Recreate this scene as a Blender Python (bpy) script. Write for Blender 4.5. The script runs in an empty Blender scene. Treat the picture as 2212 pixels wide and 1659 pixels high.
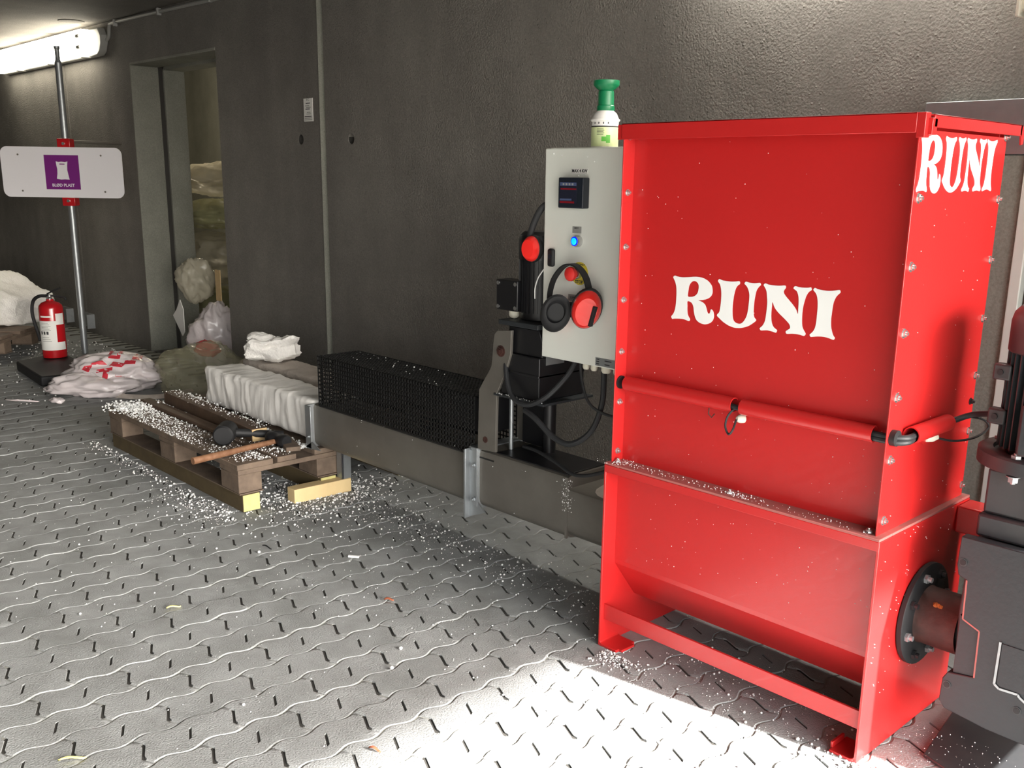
import bpy, bmesh, math, random
from mathutils import Vector, Matrix, noise
random.seed(7)
D = bpy.data
COL = bpy.context.scene.collection
PI = math.pi

# ---------------------------------------------------------------- camera
cam_data = D.cameras.new('camera')
cam = D.objects.new('camera', cam_data); COL.objects.link(cam)
CR, CU, CF = Vector((0.68926, 0.72437, 0.01449)), Vector((-0.18227, 0.15400, 0.97111)), Vector((-0.70121, 0.67199, -0.23818))
CP = Vector((0.84075, -1.809, 1.2))
rot = Matrix((CR, CU, -CF)).transposed()
cam.matrix_world = Matrix.Translation(CP) @ rot.to_4x4()
cam_data.sensor_width = 36.0
cam_data.lens = 36.0*2098.67/2212
cam_data.shift_x = -0.00858
cam_data.shift_y = 0.03326
cam_data.clip_start = 0.02
bpy.context.scene.camera = cam

# ---------------------------------------------------------------- world, sun, exposure
sc = bpy.context.scene
sc.view_settings.view_transform = 'Standard'
sc.view_settings.look = 'None'
sc.view_settings.gamma = 1.0
sc.view_settings.use_curve_mapping = False
sc.view_settings.exposure = 0.0
SUN_EL = math.radians(28)
SUN_DIR = Vector((math.cos(SUN_EL)*0.985, math.cos(SUN_EL)*0.172, math.sin(SUN_EL)))
w = D.worlds.new('sky'); sc.world = w; w.use_nodes = True
nt = w.node_tree; nt.nodes.clear()
wo = nt.nodes.new('ShaderNodeOutputWorld'); bg = nt.nodes.new('ShaderNodeBackground')
sky = nt.nodes.new('ShaderNodeTexSky'); sky.sky_type = 'NISHITA'; sky.sun_disc = False
sky.sun_elevation = SUN_EL; sky.sun_rotation = math.atan2(SUN_DIR.x, SUN_DIR.y)
sky.air_density = 1.0; sky.dust_density = 3.0; sky.ozone_density = 1.0
hsv = nt.nodes.new('ShaderNodeHueSaturation'); hsv.inputs['Saturation'].default_value = 0.35
nt.links.new(sky.outputs[0], hsv.inputs['Color']); nt.links.new(hsv.outputs[0], bg.inputs[0])
bg.inputs[1].default_value = 1.7
nt.links.new(bg.outputs[0], wo.inputs[0])
sun = D.lights.new('sun', 'SUN'); sun.energy = 44; sun.angle = math.radians(1.4); sun.color = (1.0, 0.97, 0.93)
so = D.objects.new('sun', sun); COL.objects.link(so)
so.rotation_euler = (-SUN_DIR).to_track_quat('-Z', 'Y').to_euler(); so.location = (6, 2, 5)
# sky portal over the open end of the loading bay (guides sampling of the sky only)
pl = D.lights.new('sky_portal', 'AREA'); pl.shape = 'RECTANGLE'; pl.size = 2.15; pl.size_y = 6.3; pl.energy = 1
pl.cycles.is_portal = True
po = D.objects.new('sky_portal', pl); COL.objects.link(po)
po.matrix_world = Matrix.Translation((3.42, -2.15, 1.09)) @ Vector((-1, 0, 0)).to_track_quat('-Z', 'Y').to_matrix().to_4x4() @ Matrix.Rotation(PI/2, 4, 'Z')

# ---------------------------------------------------------------- helpers
def lin(c):
    return tuple(((x/255/12.92) if x/255 <= .04045 else ((x/255+.055)/1.055)**2.4) for x in c)

def mat(name, rgb, rough=0.6, metal=0.0, var=0.0, vscale=6.0, dark=None, bump=0.0, bscale=40.0, trans=0.0, alpha=None, emit=None, es=0.0, rnd=0.0, coat=0.0, spec=0.5, coords='Position'):
    m = D.materials.new(name); m.use_nodes = True
    n = m.node_tree.nodes; l = m.node_tree.links
    b = n['Principled BSDF']
    c = lin(rgb) + (1,)
    b.inputs['Base Color'].default_value = c
    b.inputs['Roughness'].default_value = rough
    b.inputs['Metallic'].default_value = metal
    b.inputs['Coat Weight'].default_value = coat
    b.inputs['Specular IOR Level'].default_value = spec
    b.inputs['Transmission Weight'].default_value = trans
    if alpha is not None: b.inputs['Alpha'].default_value = alpha
    if emit:
        b.inputs['Emission Color'].default_value = lin(emit)+(1,); b.inputs['Emission Strength'].default_value = es
    geo = n.new('ShaderNodeNewGeometry')
    vec = geo.outputs['Position']
    src = None
    if var > 0:
        t = n.new('ShaderNodeTexNoise'); t.inputs['Scale'].default_value = vscale; t.inputs['Detail'].default_value = 6; t.inputs['Roughness'].default_value = .6
        l.new(vec, t.inputs['Vector'])
        r = n.new('ShaderNodeMapRange'); r.inputs['From Min'].default_value = .33; r.inputs['From Max'].default_value = .67
        l.new(t.outputs['Fac'], r.inputs['Value'])
        mx = n.new('ShaderNodeMix'); mx.data_type = 'RGBA'
        d = lin(dark) if dark else tuple(x*.5 for x in c[:3])
        mx.inputs['A'].default_value = tuple(c[i]*(1-var)+d[i]*var for i in range(3))+(1,)
        mx.inputs['B'].default_value = tuple(min(1, c[i]*(1+var*.3)) for i in range(3))+(1,)
        l.new(r.outputs[0], mx.inputs['Factor'])
        src = mx.outputs['Result']
    if rnd > 0:
        oi = n.new('ShaderNodeObjectInfo'); h = n.new('ShaderNodeHueSaturation')
        mr = n.new('ShaderNodeMapRange'); mr.inputs['To Min'].default_value = 1-rnd; mr.inputs['To Max'].default_value = 1+rnd
        l.new(oi.outputs['Random'], mr.inputs['Value']); l.new(mr.outputs[0], h.inputs['Value'])
        if src: l.new(src, h.inputs['Color'])
        else: h.inputs['Color'].default_value = c
        src = h.outputs[0]
    if src: l.new(src, b.inputs['Base Color'])
    if bump > 0:
        t2 = n.new('ShaderNodeTexNoise'); t2.inputs['Scale'].default_value = bscale; t2.inputs['Detail'].default_value = 5
        l.new(vec, t2.inputs['Vector'])
        bp = n.new('ShaderNodeBump'); bp.inputs['Strength'].default_value = bump; bp.inputs['Distance'].default_value = .01
        l.new(t2.outputs['Fac'], bp.inputs['Height']); l.new(bp.outputs[0], b.inputs['Normal'])
    return m

class MB:
    def __init__(s): s.v = []; s.f = []
    def add(s, vs, fs):
        o = len(s.v); s.v += [tuple(x) for x in vs]; s.f += [tuple(i+o for i in f) for f in fs]; return s
    def hexa(s, p):
        return s.add(p, [(0,3,2,1),(4,5,6,7),(0,1,5,4),(1,2,6,5),(2,3,7,6),(3,0,4,7)])
    def box(s, x0, x1, y0, y1, z0, z1):
        return s.hexa([(x0,y0,z0),(x1,y0,z0),(x1,y1,z0),(x0,y1,z0),(x0,y0,z1),(x1,y0,z1),(x1,y1,z1),(x0,y1,z1)])
    def obox(s, c, ax, ay, az, hx, hy, hz):
        c = Vector(c); ax = Vector(ax).normalized(); ay = Vector(ay).normalized(); az = Vector(az).normalized()
        P = []
        for dz in (-1, 1):
            for dx, dy in ((-1,-1),(1,-1),(1,1),(-1,1)):
                P.append(c + ax*hx*dx + ay*hy*dy + az*hz*dz)
        return s.hexa(P)
    def cyl(s, p0, p1, r0, r1=None, n=20, caps=True):
        if r1 is None: r1 = r0
        p0 = Vector(p0); p1 = Vector(p1); d = (p1-p0).normalized()
        a = d.orthogonal().normalized(); b = d.cross(a)
        V = []
        for p, r in ((p0, r0), (p1, r1)):
            for i in range(n):
                t = 2*PI*i/n; V.append(p + (a*math.cos(t)+b*math.sin(t))*r)
        F = [(i, (i+1) % n, n+(i+1) % n, n+i) for i in range(n)]
        if caps: F += [tuple(range(n-1, -1, -1)), tuple(range(n, 2*n))]
        return s.add(V, F)
    def tube(s, pts, r, n=10, closed=False, caps=True, rx=None):
        pts = [Vector(p) for p in pts]; m = len(pts)
        V = []; a = None
        for i, p in enumerate(pts):
            if closed: d = (pts[(i+1) % m]-pts[i-1]).normalized()
            else: d = (pts[min(i+1, m-1)]-pts[max(i-1, 0)]).normalized()
            a = d.orthogonal().normalized() if a is None else (a - d*a.dot(d)).normalized()
            b = d.cross(a)
            rr = r[i] if isinstance(r, (list, tuple)) else r
            for k in range(n):
                t = 2*PI*k/n; V.append(p + (a*math.cos(t) + b*math.sin(t)*(rx or 1))*rr)
        F = []
        for i in range(m if closed else m-1):
            j = (i+1) % m
            for k in range(n):
                F.append((i*n+k, i*n+(k+1) % n, j*n+(k+1) % n, j*n+k))
        if not closed and caps: F += [tuple(range(n-1, -1, -1)), tuple((m-1)*n+k for k in range(n))]
        return s.add(V, F)
    def prism(s, poly, plane, a, b):
        n = len(poly)
        def P(u, v, w):
            return {'xz': (u, w, v), 'xy': (u, v, w), 'yz': (w, u, v)}[plane]
        V = [P(u, v, a) for u, v in poly] + [P(u, v, b) for u, v in poly]
        F = [(i, (i+1) % n, n+(i+1) % n, n+i) for i in range(n)] + [tuple(range(n-1, -1, -1)), tuple(range(n, 2*n))]
        return s.add(V, F)
    def lathe(s, prof, c, n=24, axis=(0,0,1)):
        c = Vector(c); d = Vector(axis).normalized(); a = d.orthogonal().normalized(); b = d.cross(a)
        V = []; m = len(prof)
        for r, h in prof:
            for k in range(n):
                t = 2*PI*k/n; V.append(c + d*h + (a*math.cos(t)+b*math.sin(t))*max(r, 1e-4))
        F = []
        for i in range(m-1):
            for k in range(n):
                F.append((i*n+k, i*n+(k+1) % n, (i+1)*n+(k+1) % n, (i+1)*n+k))
        F += [tuple(range(n-1, -1, -1)), tuple((m-1)*n+k for k in range(n))]
        return s.add(V, F)
    def ico(s, c, r, sq=1.0):
        t = (1+5**.5)/2
        base = [(-1,t,0),(1,t,0),(-1,-t,0),(1,-t,0),(0,-1,t),(0,1,t),(0,-1,-t),(0,1,-t),(t,0,-1),(t,0,1),(-t,0,-1),(-t,0,1)]
        k = r/math.sqrt(1+t*t)
        return s.add([(c[0]+x*k, c[1]+y*k, c[2]+z*k*sq) for x, y, z in base],
            [(0,11,5),(0,5,1),(0,1,7),(0,7,10),(0,10,11),(1,5,9),(5,11,4),(11,10,2),(10,7,6),(7,1,8),(3,9,4),(3,4,2),(3,2,6),(3,6,8),(3,8,9),(4,9,5),(2,4,11),(6,2,10),(8,6,7),(9,8,1)])
    def octa(s, c, r, sq=1.0):
        x, y, z = c
        return s.add([(x+r,y,z),(x-r,y,z),(x,y+r,z),(x,y-r,z),(x,y,z+r*sq),(x,y,z-r*sq)], [(0,2,4),(2,1,4),(1,3,4),(3,0,4),(2,0,5),(1,2,5),(3,1,5),(0,3,5)])
    def mesh(s, name, off=(0,0,0)):
        me = D.meshes.new(name)
        o = Vector(off)
        me.from_pydata([tuple(Vector(x)-o) for x in s.v], [], s.f); me.update()
        bm = bmesh.new(); bm.from_mesh(me); bmesh.ops.recalc_face_normals(bm, faces=bm.faces); bm.to_mesh(me); bm.free()
        return me

def finish(o, m, bevel=0, smooth=True, angle=35):
    me = o.data
    if m and not me.materials: me.materials.append(m)
    if smooth:
        me.polygons.foreach_set('use_smooth', [True]*len(me.polygons))
        me.set_sharp_from_angle(angle=math.radians(angle))
    if bevel:
        b = o.modifiers.new('bevel', 'BEVEL'); b.width = bevel; b.segments = 2; b.limit_method = 'ANGLE'; b.angle_limit = math.radians(40)
        b.harden_normals = False
    return o

ROOT = {}
def rootloc(o):
    while o is not None and o.parent is not None: o = o.parent
    return Vector(o.location) if o is not None else Vector((0,0,0))

def tag(o, label=None, cat=None, group=None, kind=None):
    if label: o['label'] = label
    if cat: o['category'] = cat
    if group: o['group'] = group
    if kind: o['kind'] = kind
    return o

def thing(name, loc, label, cat, group=None):
    o = D.objects.new(name, None); COL.objects.link(o); o.location = loc; o.empty_display_size = .05
    return tag(o, label, cat, group)

def build(name, mb, m, parent=None, bevel=0, smooth=True, label=None, kind=None, angle=35):
    off = rootloc(parent) if parent is not None else (0,0,0)
    me = mb.mesh(name, off)
    o = D.objects.new(name, me); COL.objects.link(o); o.parent = parent
    finish(o, m, bevel, smooth, angle)
    if label: o['label'] = label
    if kind: o['kind'] = kind
    return o

def solo(name, mb, m, base, label, cat, group=None, bevel=0, smooth=True, kind=None, angle=35):
    me = mb.mesh(name, base)
    o = D.objects.new(name, me); COL.objects.link(o); o.location = base
    finish(o, m, bevel, smooth, angle)
    return tag(o, label, cat, group, kind)

def flat_shape(name, loops, thick, m, parent, place):
    """filled outline (with holes) as a thin solid; place(u, v, w) -> world point, w is the thickness direction"""
    cu = D.curves.new('outline', 'CURVE'); cu.dimensions = '2D'; cu.fill_mode = 'BOTH'; cu.extrude = thick/2
    for L in loops:
        sp = cu.splines.new('POLY'); sp.points.add(len(L)-1); sp.use_cyclic_u = True
        for i, (a, b) in enumerate(L): sp.points[i].co = (a, b, 0, 1)
    t = D.objects.new('outline', cu); COL.objects.link(t)
    dg = bpy.context.evaluated_depsgraph_get()
    me = D.meshes.new_from_object(t.evaluated_get(dg)); me.name = name
    D.objects.remove(t); D.curves.remove(cu)
    off = rootloc(parent) if parent is not None else Vector((0,0,0))
    for v in me.vertices: v.co = Vector(place(v.co.x, v.co.y, v.co.z)) - off
    bm = bmesh.new(); bm.from_mesh(me); bmesh.ops.remove_doubles(bm, verts=bm.verts, dist=1e-6)
    bmesh.ops.recalc_face_normals(bm, faces=bm.faces); bm.to_mesh(me); bm.free()
    me.materials.clear()
    o = D.objects.new(name, me); COL.objects.link(o); o.parent = parent
    me.materials.append(m)
    return o

def text(name, s, size, m, parent, origin, ux, uy, align='CENTER', bold=0.0, label=None):
    cu = D.curves.new('lettering', 'FONT'); cu.body = s; cu.size = size; cu.align_x = align; cu.align_y = 'CENTER'; cu.extrude = .0003; cu.offset = bold
    cu.resolution_u = 3
    t = D.objects.new('lettering', cu); COL.objects.link(t)
    dg = bpy.context.evaluated_depsgraph_get()
    me = D.meshes.new_from_object(t.evaluated_get(dg)); me.name = name
    D.objects.remove(t); D.curves.remove(cu)
    off = rootloc(parent) if parent is not None else Vector((0,0,0))
    ux = Vector(ux).normalized(); uy = Vector(uy).normalized(); uz = ux.cross(uy); origin = Vector(origin)
    for v in me.vertices: v.co = origin + ux*v.co.x + uy*v.co.y + uz*v.co.z - off
    me.materials.clear(); me.materials.append(m)
    o = D.objects.new(name, me); COL.objects.link(o); o.parent = parent
    if label: o['label'] = label
    return o

def smoothpath(pts, n=8):
    P = [Vector(p) for p in pts]; out = []
    Q = [P[0]*2-P[1]] + P + [P[-1]*2-P[-2]]
    for i in range(1, len(Q)-2):
        for k in range(n):
            t = k/n; a, b, c, d = Q[i-1], Q[i], Q[i+1], Q[i+2]
            out.append(0.5*((2*b)+(c-a)*t+(2*a-5*b+4*c-d)*t*t+(3*b-a-3*c+d)*t**3))
    out.append(P[-1]); return out

def smoothloop(L, n=3):
    m = len(L); out = []
    for i in range(m):
        a, b, c, d = [Vector(L[(i+k-1) % m]+(0,)) for k in range(4)]
        # keep sharp corners sharp
        for k in range(n):
            t = k/n
            q = 0.5*((2*b)+(c-a)*t+(2*a-5*b+4*c-d)*t*t+(3*b-a-3*c+d)*t**3)
            out.append((q.x, q.y))
    return out

def in_frame(x, y, z=0.0, mg=60):
    d = Vector((x, y, z))-CP; f = d.dot(CF)
    if f < .3: return None
    px = 1125+2098.7*d.dot(CR)/f; py = 903-2098.7*d.dot(CU)/f
    return (px, py, f) if -mg < px < 2212+mg and -mg < py < 1659+mg else None

# ---------------------------------------------------------------- materials
def concrete(name, rgb, pit=0.5, stain=True):
    m = D.materials.new(name); m.use_nodes = True
    n = m.node_tree.nodes; l = m.node_tree.links; b = n['Principled BSDF']; b.inputs['Roughness'].default_value = .85; b.inputs['Specular IOR Level'].default_value = .3
    geo = n.new('ShaderNodeNewGeometry'); pos = geo.outputs['Position']
    def noi(scale, det, rough=.6, vec=pos):
        t = n.new('ShaderNodeTexNoise'); t.inputs['Scale'].default_value = scale; t.inputs['Detail'].default_value = det; t.inputs['Roughness'].default_value = rough
        l.new(vec, t.inputs['Vector']); return t.outputs['Fac']
    mp = n.new('ShaderNodeMapping'); mp.inputs['Scale'].default_value = (1, 1, .18); l.new(pos, mp.inputs['Vector'])
    streak = noi(1.6, 4, .55, mp.outputs[0]); mott = noi(5, 5); fine = noi(160, 3, .7)
    def mr(src, a, b_, c, d):
        r = n.new('ShaderNodeMapRange'); r.inputs['From Min'].default_value = a; r.inputs['From Max'].default_value = b_; r.inputs['To Min'].default_value = c; r.inputs['To Max'].default_value = d
        l.new(src, r.inputs['Value']); return r.outputs[0]
    def mul(a, b_):
        q = n.new('ShaderNodeMath'); q.operation = 'MULTIPLY'; l.new(a, q.inputs[0]); l.new(b_, q.inputs[1]); return q.outputs[0]
    v = mul(mul(mr(streak, .3, .7, .72, 1.12), mr(mott, .3, .7, .88, 1.08)), mr(fine, .3, .7, .82, 1.15))
    col = n.new('ShaderNodeMix'); col.data_type = 'RGBA'; col.blend_type = 'MULTIPLY'; col.inputs['Factor'].default_value = 1
    col.inputs['A'].default_value = lin(rgb)+(1,); l.new(v, col.inputs['B']); l.new(col.outputs['Result'], b.inputs['Base Color'])
    # relief: broad unevenness, pimples and small pits
    vo = n.new('ShaderNodeTexVoronoi'); vo.inputs['Scale'].default_value = 60; l.new(pos, vo.inputs['Vector'])
    pits = mr(vo.outputs['Distance'], .0, .28, 1, 0)
    msk = mr(noi(28, 2), .54, .62, 0, .9)
    q = n.new('ShaderNodeMath'); q.operation = 'MULTIPLY_ADD'; l.new(pits, q.inputs[0]); l.new(msk, q.inputs[1])
    l.new(mul(noi(130, 2, .5), mr(noi(2.5, 2), .35, .65, .25, 1.1)), q.inputs[2])
    bp = n.new('ShaderNodeBump'); bp.inputs['Strength'].default_value = pit; bp.inputs['Distance'].default_value = .012
    l.new(q.outputs[0], bp.inputs['Height']); l.new(bp.outputs[0], b.inputs['Normal'])
    return m

M = {}
M['wall'] = concrete('cast_concrete', (130, 126, 120), .5)
M['wall_smooth'] = concrete('smooth_concrete', (150, 150, 140), .25)
M['ceil'] = concrete('ceiling_concrete', (118, 114, 108), .3)
M['wall_dark'] = concrete('dark_concrete', (84, 80, 75), .3)
M['stone'] = mat('paving_concrete', (150, 152, 151), .8, var=.4, vscale=7, dark=(105, 105, 102), bump=.35, bscale=220, rnd=.07)
M['ground'] = mat('yard_paving', (112, 112, 109), .85, var=.3, vscale=3, bump=.2)
M['red'] = mat('red_enamel', (186, 35, 35), .33, var=.10, vscale=3, dark=(180, 30, 30), coat=.25, bump=.03, bscale=300)
M['red_dark'] = mat('red_enamel_dusty', (160, 84, 80), .75, var=.4, vscale=30, dark=(140, 108, 100))
M['white'] = mat('white_vinyl', (238, 238, 236), .45)
M['cab'] = mat('light_grey_enamel', (228, 230, 222), .45, var=.06, vscale=4, dark=(200, 200, 190), bump=.03, bscale=400)
M['steel'] = mat('dusty_steel', (124, 120, 113), .5, metal=.55, var=.3, vscale=5, dark=(96, 88, 80), bump=.05, bscale=60)
M['galv'] = mat('galvanised_steel', (168, 172, 174), .42, metal=.75, var=.2, vscale=25, dark=(130, 134, 138))
M['bolt'] = mat('zinc_bolt', (205, 205, 205), .25, metal=.9)
M['black'] = mat('black_enamel', (20, 20, 23), .38, var=.3, vscale=10, dark=(34, 33, 33))
M['mesh'] = mat('black_mesh_steel', (24, 24, 24), .5)
M['rubber'] = mat('black_rubber', (26, 26, 28), .6)
M['cable'] = mat('cable_sheath', (40, 41, 43), .5)
M['gear'] = mat('grey_machine_paint', (40, 43, 46), .5, var=.2, vscale=12, dark=(32, 34, 37), bump=.08, bscale=90)
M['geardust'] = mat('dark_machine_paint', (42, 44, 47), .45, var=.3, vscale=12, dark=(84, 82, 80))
M['rust'] = mat('rusty_pipe', (70, 40, 34), .6, metal=.2, var=.6, vscale=22, dark=(44, 30, 28), bump=.2, bscale=60)
M['orange_rust'] = mat('rust_patch', (178, 96, 34), .8, var=.5, vscale=90, dark=(110, 60, 30))
M['foam'] = mat('white_foam', (250, 247, 242), .8, var=.12, vscale=30, dark=(215, 206, 196), bump=.5, bscale=90)
M['foam_dirty'] = mat('grey_foam', (196, 186, 176), .8, var=.25, vscale=14, dark=(150, 140, 130), bump=.5, bscale=70)
M['bead'] = mat('foam_bead', (240, 240, 238), .7)
M['wood'] = mat('weathered_pallet_wood', (112, 96, 82), .8, var=.5, vscale=18, dark=(76, 64, 54), bump=.2, bscale=60)
M['wood_dark'] = mat('dark_brown_wood', (86, 66, 50), .7, var=.4, vscale=16, dark=(52, 40, 32), bump=.15, bscale=60)
M['wood_end'] = mat('cut_wood', (206, 178, 132), .75, var=.2, vscale=40, dark=(178, 148, 104))
M['green_wood'] = mat('impregnated_timber', (84, 71, 46), .8, var=.5, vscale=14, dark=(66, 54, 34))
M['green_end'] = mat('impregnated_timber_end', (196, 190, 128), .75, var=.25, vscale=50, dark=(168, 160, 96))
M['pine'] = mat('fresh_pine', (222, 196, 146), .7, var=.25, vscale=9, dark=(204, 172, 118))
M['handle'] = mat('worn_orange_handle', (126, 92, 68), .6, var=.7, vscale=45, dark=(110, 70, 44))
M['blackiron'] = mat('black_iron', (38, 38, 40), .45, metal=.3, var=.3, vscale=40)
M['ext'] = mat('extinguisher_red', (184, 22, 30), .25, coat=.4)
M['label'] = mat('paper_label', (236, 235, 230), .6)
M['ink'] = mat('dark_ink', (58, 58, 60), .6)
M['purple'] = mat('purple_print', (118, 28, 122), .5)
M['sign'] = mat('white_sign_face', (236, 234, 238), .5)
M['hmi'] = mat('dark_blue_plastic', (30, 36, 46), .35)
M['screen'] = mat('screen_glass', (30, 32, 42), .15, emit=(44, 46, 66), es=.15)
M['screen_red'] = mat('screen_red_bar', (120, 20, 30), .3, emit=(150, 30, 40), es=.08)
M['screen_blue'] = mat('screen_blue_bar', (70, 80, 110), .3, emit=(80, 92, 130), es=.1)
M['blue_lamp'] = mat('blue_pilot_light', (20, 150, 255), .3, emit=(0, 165, 255), es=1.6)
M['blue_rim'] = mat('blue_lens_rim', (10, 20, 220), .3, emit=(0, 20, 255), es=.9)
M['stop'] = mat('stop_button_red', (222, 48, 44), .45)
M['yellow'] = mat('yellow_plate', (214, 196, 66), .5)
M['muff'] = mat('ear_muff_red', (236, 42, 36), .3, coat=.3)
M['green'] = mat('green_plastic', (10, 112, 70), .4)
M['bottle'] = mat('milky_plastic', (228, 226, 222), .35, spec=.5)
M['liquid'] = mat('pale_green_label', (206, 218, 164), .4)
M['labgreen'] = mat('green_print', (90, 176, 60), .5)
M['gland'] = mat('cream_gland', (216, 212, 196), .5)
M['pvc'] = mat('grey_plastic', (150, 150, 146), .5)
M['tubelight'] = mat('lit_diffuser', (255, 252, 240), .4, emit=(255, 246, 224), es=16.0)
M['tubelight_hopper'] = mat('lit_diffuser_hopper', (255, 250, 232), .4, emit=(255, 250, 240), es=32.0)  # unseen lamp over the hopper, strength set to brighten the upper wall
M['leaf'] = mat('brown_leaf', (150, 84, 58), .7)
M['straw'] = mat('yellow_straw', (216, 208, 130), .7)
M['seam_hole_shade'] = mat('dark_seam_hole_shade', (60, 58, 55), .9)  # seam tone, also used as painted shade inside the tie holes

# ---------------------------------------------------------------- the setting
# floor: sand bed, every paving stone in view, plain yard paving beyond
PX, PY, X0, Y0 = 0.1115, 0.1048, -1.434, -1.211
def warp(u, v):
    return (u*PX - .0085*math.sin(2*PI*v), v*PY + .0105*math.sin(2*PI*u))
m = D.materials.new('joint_sand'); m.use_nodes = True
n = m.node_tree.nodes; l = m.node_tree.links
geo = n.new('ShaderNodeNewGeometry'); sep = n.new('ShaderNodeSeparateXYZ'); l.new(geo.outputs['Position'], sep.inputs[0])
def mth(op, a, b=None, c=None):
    q = n.new('ShaderNodeMath'); q.operation = op
    for i, x in enumerate((a, b, c)):
        if x is None: continue
        if isinstance(x, (int, float)): q.inputs[i].default_value = x
        else: l.new(x, q.inputs[i])
    return q.outputs[0]
vv = mth('DIVIDE', mth('SUBTRACT', sep.outputs['Y'], Y0), PY)
uu = mth('ADD', mth('DIVIDE', mth('SUBTRACT', sep.outputs['X'], X0), PX), mth('MULTIPLY', mth('SINE', mth('MULTIPLY', vv, 2*PI)), .0085/PX))
fr = mth('FRACT', uu)
tick_shade = mth('LESS_THAN', mth('ABSOLUTE', mth('SUBTRACT', fr, .5)), .22)  # dark ticks: shade of the deep open joints put into the bed colour
mx = n.new('ShaderNodeMix'); mx.data_type = 'RGBA'; l.new(tick_shade, mx.inputs['Factor'])
mx.inputs['A'].default_value = lin((148, 148, 141))+(1,); mx.inputs['B'].default_value = lin((58, 56, 52))+(1,)
l.new(mx.outputs['Result'], n['Principled BSDF'].inputs['Base Color']); n['Principled BSDF'].inputs['Roughness'].default_value = .95
M['sand'] = m

floor = build('floor', MB().box(-12, 22, -14, 3.5, -.1, -.014), M['ground'], kind='structure', smooth=False)
sand = build('joint_sand', MB().box(-9.4, 1.4, -2.1, .97, -.02, -.0029), M['sand'], floor, smooth=False, kind='stuff')
build('yard_paving', MB().box(1.4, 22, -14, 3.5, -.02, -.001).box(-12, 1.4, -14, -2.1, -.02, -.001).box(-12, -9.4, -2.1, .97, -.02, -.001).box(-12, 1.4, 1.2, 3.5, -.02, -.001), M['ground'], floor, smooth=False)

def stone_mesh(fine):
    if fine:
        us = [0, .035, .2, .30, .31, .5, .69, .70, .8, .965, 1]
        vs = [0, .04, .15, .27, .4, .5, .6, .73, .85, .955, .97, 1.03, 1.045, 1.15, 1.27, 1.4, 1.5, 1.6, 1.73, 1.85, 1.94, 2]
    else:
        us = [0, .08, .3, .5, .7, .92, 1]; vs = [0, .06, .25, .5, .75, .96, 1.04, 1.25, 1.5, 1.75, 1.94, 2]
    mb = MB(); nu, nv = len(us), len(vs)
    V = []
    for j, v in enumerate(vs):
        for i, u in enumerate(us):
            x, y = warp(u, v); z = 0
            edge = i in (0, nu-1) or j in (0, nv-1)
            mid = .3 <= u <= .7
            if i == 0: x += .0024
            if i == nu-1: x -= .0024
            if j == 0: y += .0034 if mid else .0007
            if j == nv-1: y -= .0034 if mid else .0007
            if edge: z = -.0019
            if j in (0, nv-1) and mid: z = -.006
            if .96 < v < 1.04 and .305 < u < .695: z = -.007 if fine else -.004
            V.append((x, y, z))
    F = [(j*nu+i, j*nu+i+1, (j+1)*nu+i+1, (j+1)*nu+i) for j in range(nv-1) for i in range(nu-1)]
    # skirt
    ring = [i for i in range(nu)] + [j*nu+nu-1 for j in range(1, nv)] + [(nv-1)*nu+i for i in range(nu-2, -1, -1)] + [j*nu for j in range(nv-2, 0, -1)]
    o = len(V)
    V += [(V[k][0], V[k][1], -.018) for k in ring]
    R = len(ring)
    F += [(ring[k], ring[(k+1) % R], o+(k+1) % R, o+k) for k in range(R)]
    return mb.add(V, F)
fine = stone_mesh(True).mesh('paving_stone'); fine.materials.append(M['stone'])
fine.polygons.foreach_set('use_smooth', [True]*len(fine.polygons)); fine.set_sharp_from_angle(angle=math.radians(28))
coarse = stone_mesh(False)
cells = []
for i in range(-74, 25):
    for jj in range(-6, 12):
        j = jj*2 + (i % 2)
        cx = X0 + (i+.5)*PX; cy = Y0 + (j+1)*PY
        if not (-9.3 < cx < 1.3 and -1.95 < cy < .86): continue
        q = in_frame(cx, cy, 0, 420)
        if q is None: continue
        seen = in_frame(cx, cy, 0, 60) is not None
        d = (Vector((cx, cy, 0))-CP).length
        cells.append((d if seen else 100+d, i, j))
cells.sort()
far = MB()
for k, (d, i, j) in enumerate(cells):
    x = X0+i*PX; y = Y0+j*PY; rz = random.uniform(-.0006, .0006)
    if k < 300:
        o = D.objects.new('paving_stone', fine); COL.objects.link(o); o.parent = floor
        o.location = (x, y, rz); o.rotation_euler = (random.uniform(-.006, .006), random.uniform(-.006, .006), 0)
    else:
        far.add([(a+x, b+y, c+rz) for a, b, c in coarse.v], coarse.f)
far_o = build('paving_stones', far, M['stone'], floor, kind='stuff', angle=28)

ceiling = build('ceiling', MB().box(-12, 3.37, -5.2, 3.4, 2.185, 2.46), M['ceil'], kind='structure', smooth=False)

# back wall: three cast panels, the middle one with the door opening, shallow tie holes
wall = tag(D.objects.new('wall_back', None), kind='structure'); COL.objects.link(wall)
def circ(cx, cz, r, n=20): return [(cx+r*math.cos(2*PI*k/n), cz+r*math.sin(2*PI*k/n)) for k in range(n)]
YW, TH = .96, .36
place_w = lambda u, v, w_: (u, YW+TH/2-w_, v)
flat_shape('wall_panel', [[(-11.5,-.02), (-6.958,-.02), (-6.958,2.185), (-11.5,2.185)]], TH, M['wall'], wall, place_w)
flat_shape('wall_panel', [[(-6.945,-.02), (-5.79,-.02), (-5.79,1.905), (-4.6,1.905), (-4.6,-.02), (-3.53,-.02), (-3.53,2.185), (-6.945,2.185)], circ(-3.72,1.385,.026)], TH, M['wall'], wall, place_w)
flat_shape('wall_panel', [[(-3.484,-.02), (3.4,-.02), (3.4,2.185), (-3.484,2.185)], circ(-3.262,1.38,.026)], TH, M['wall'], wall, place_w)
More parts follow.
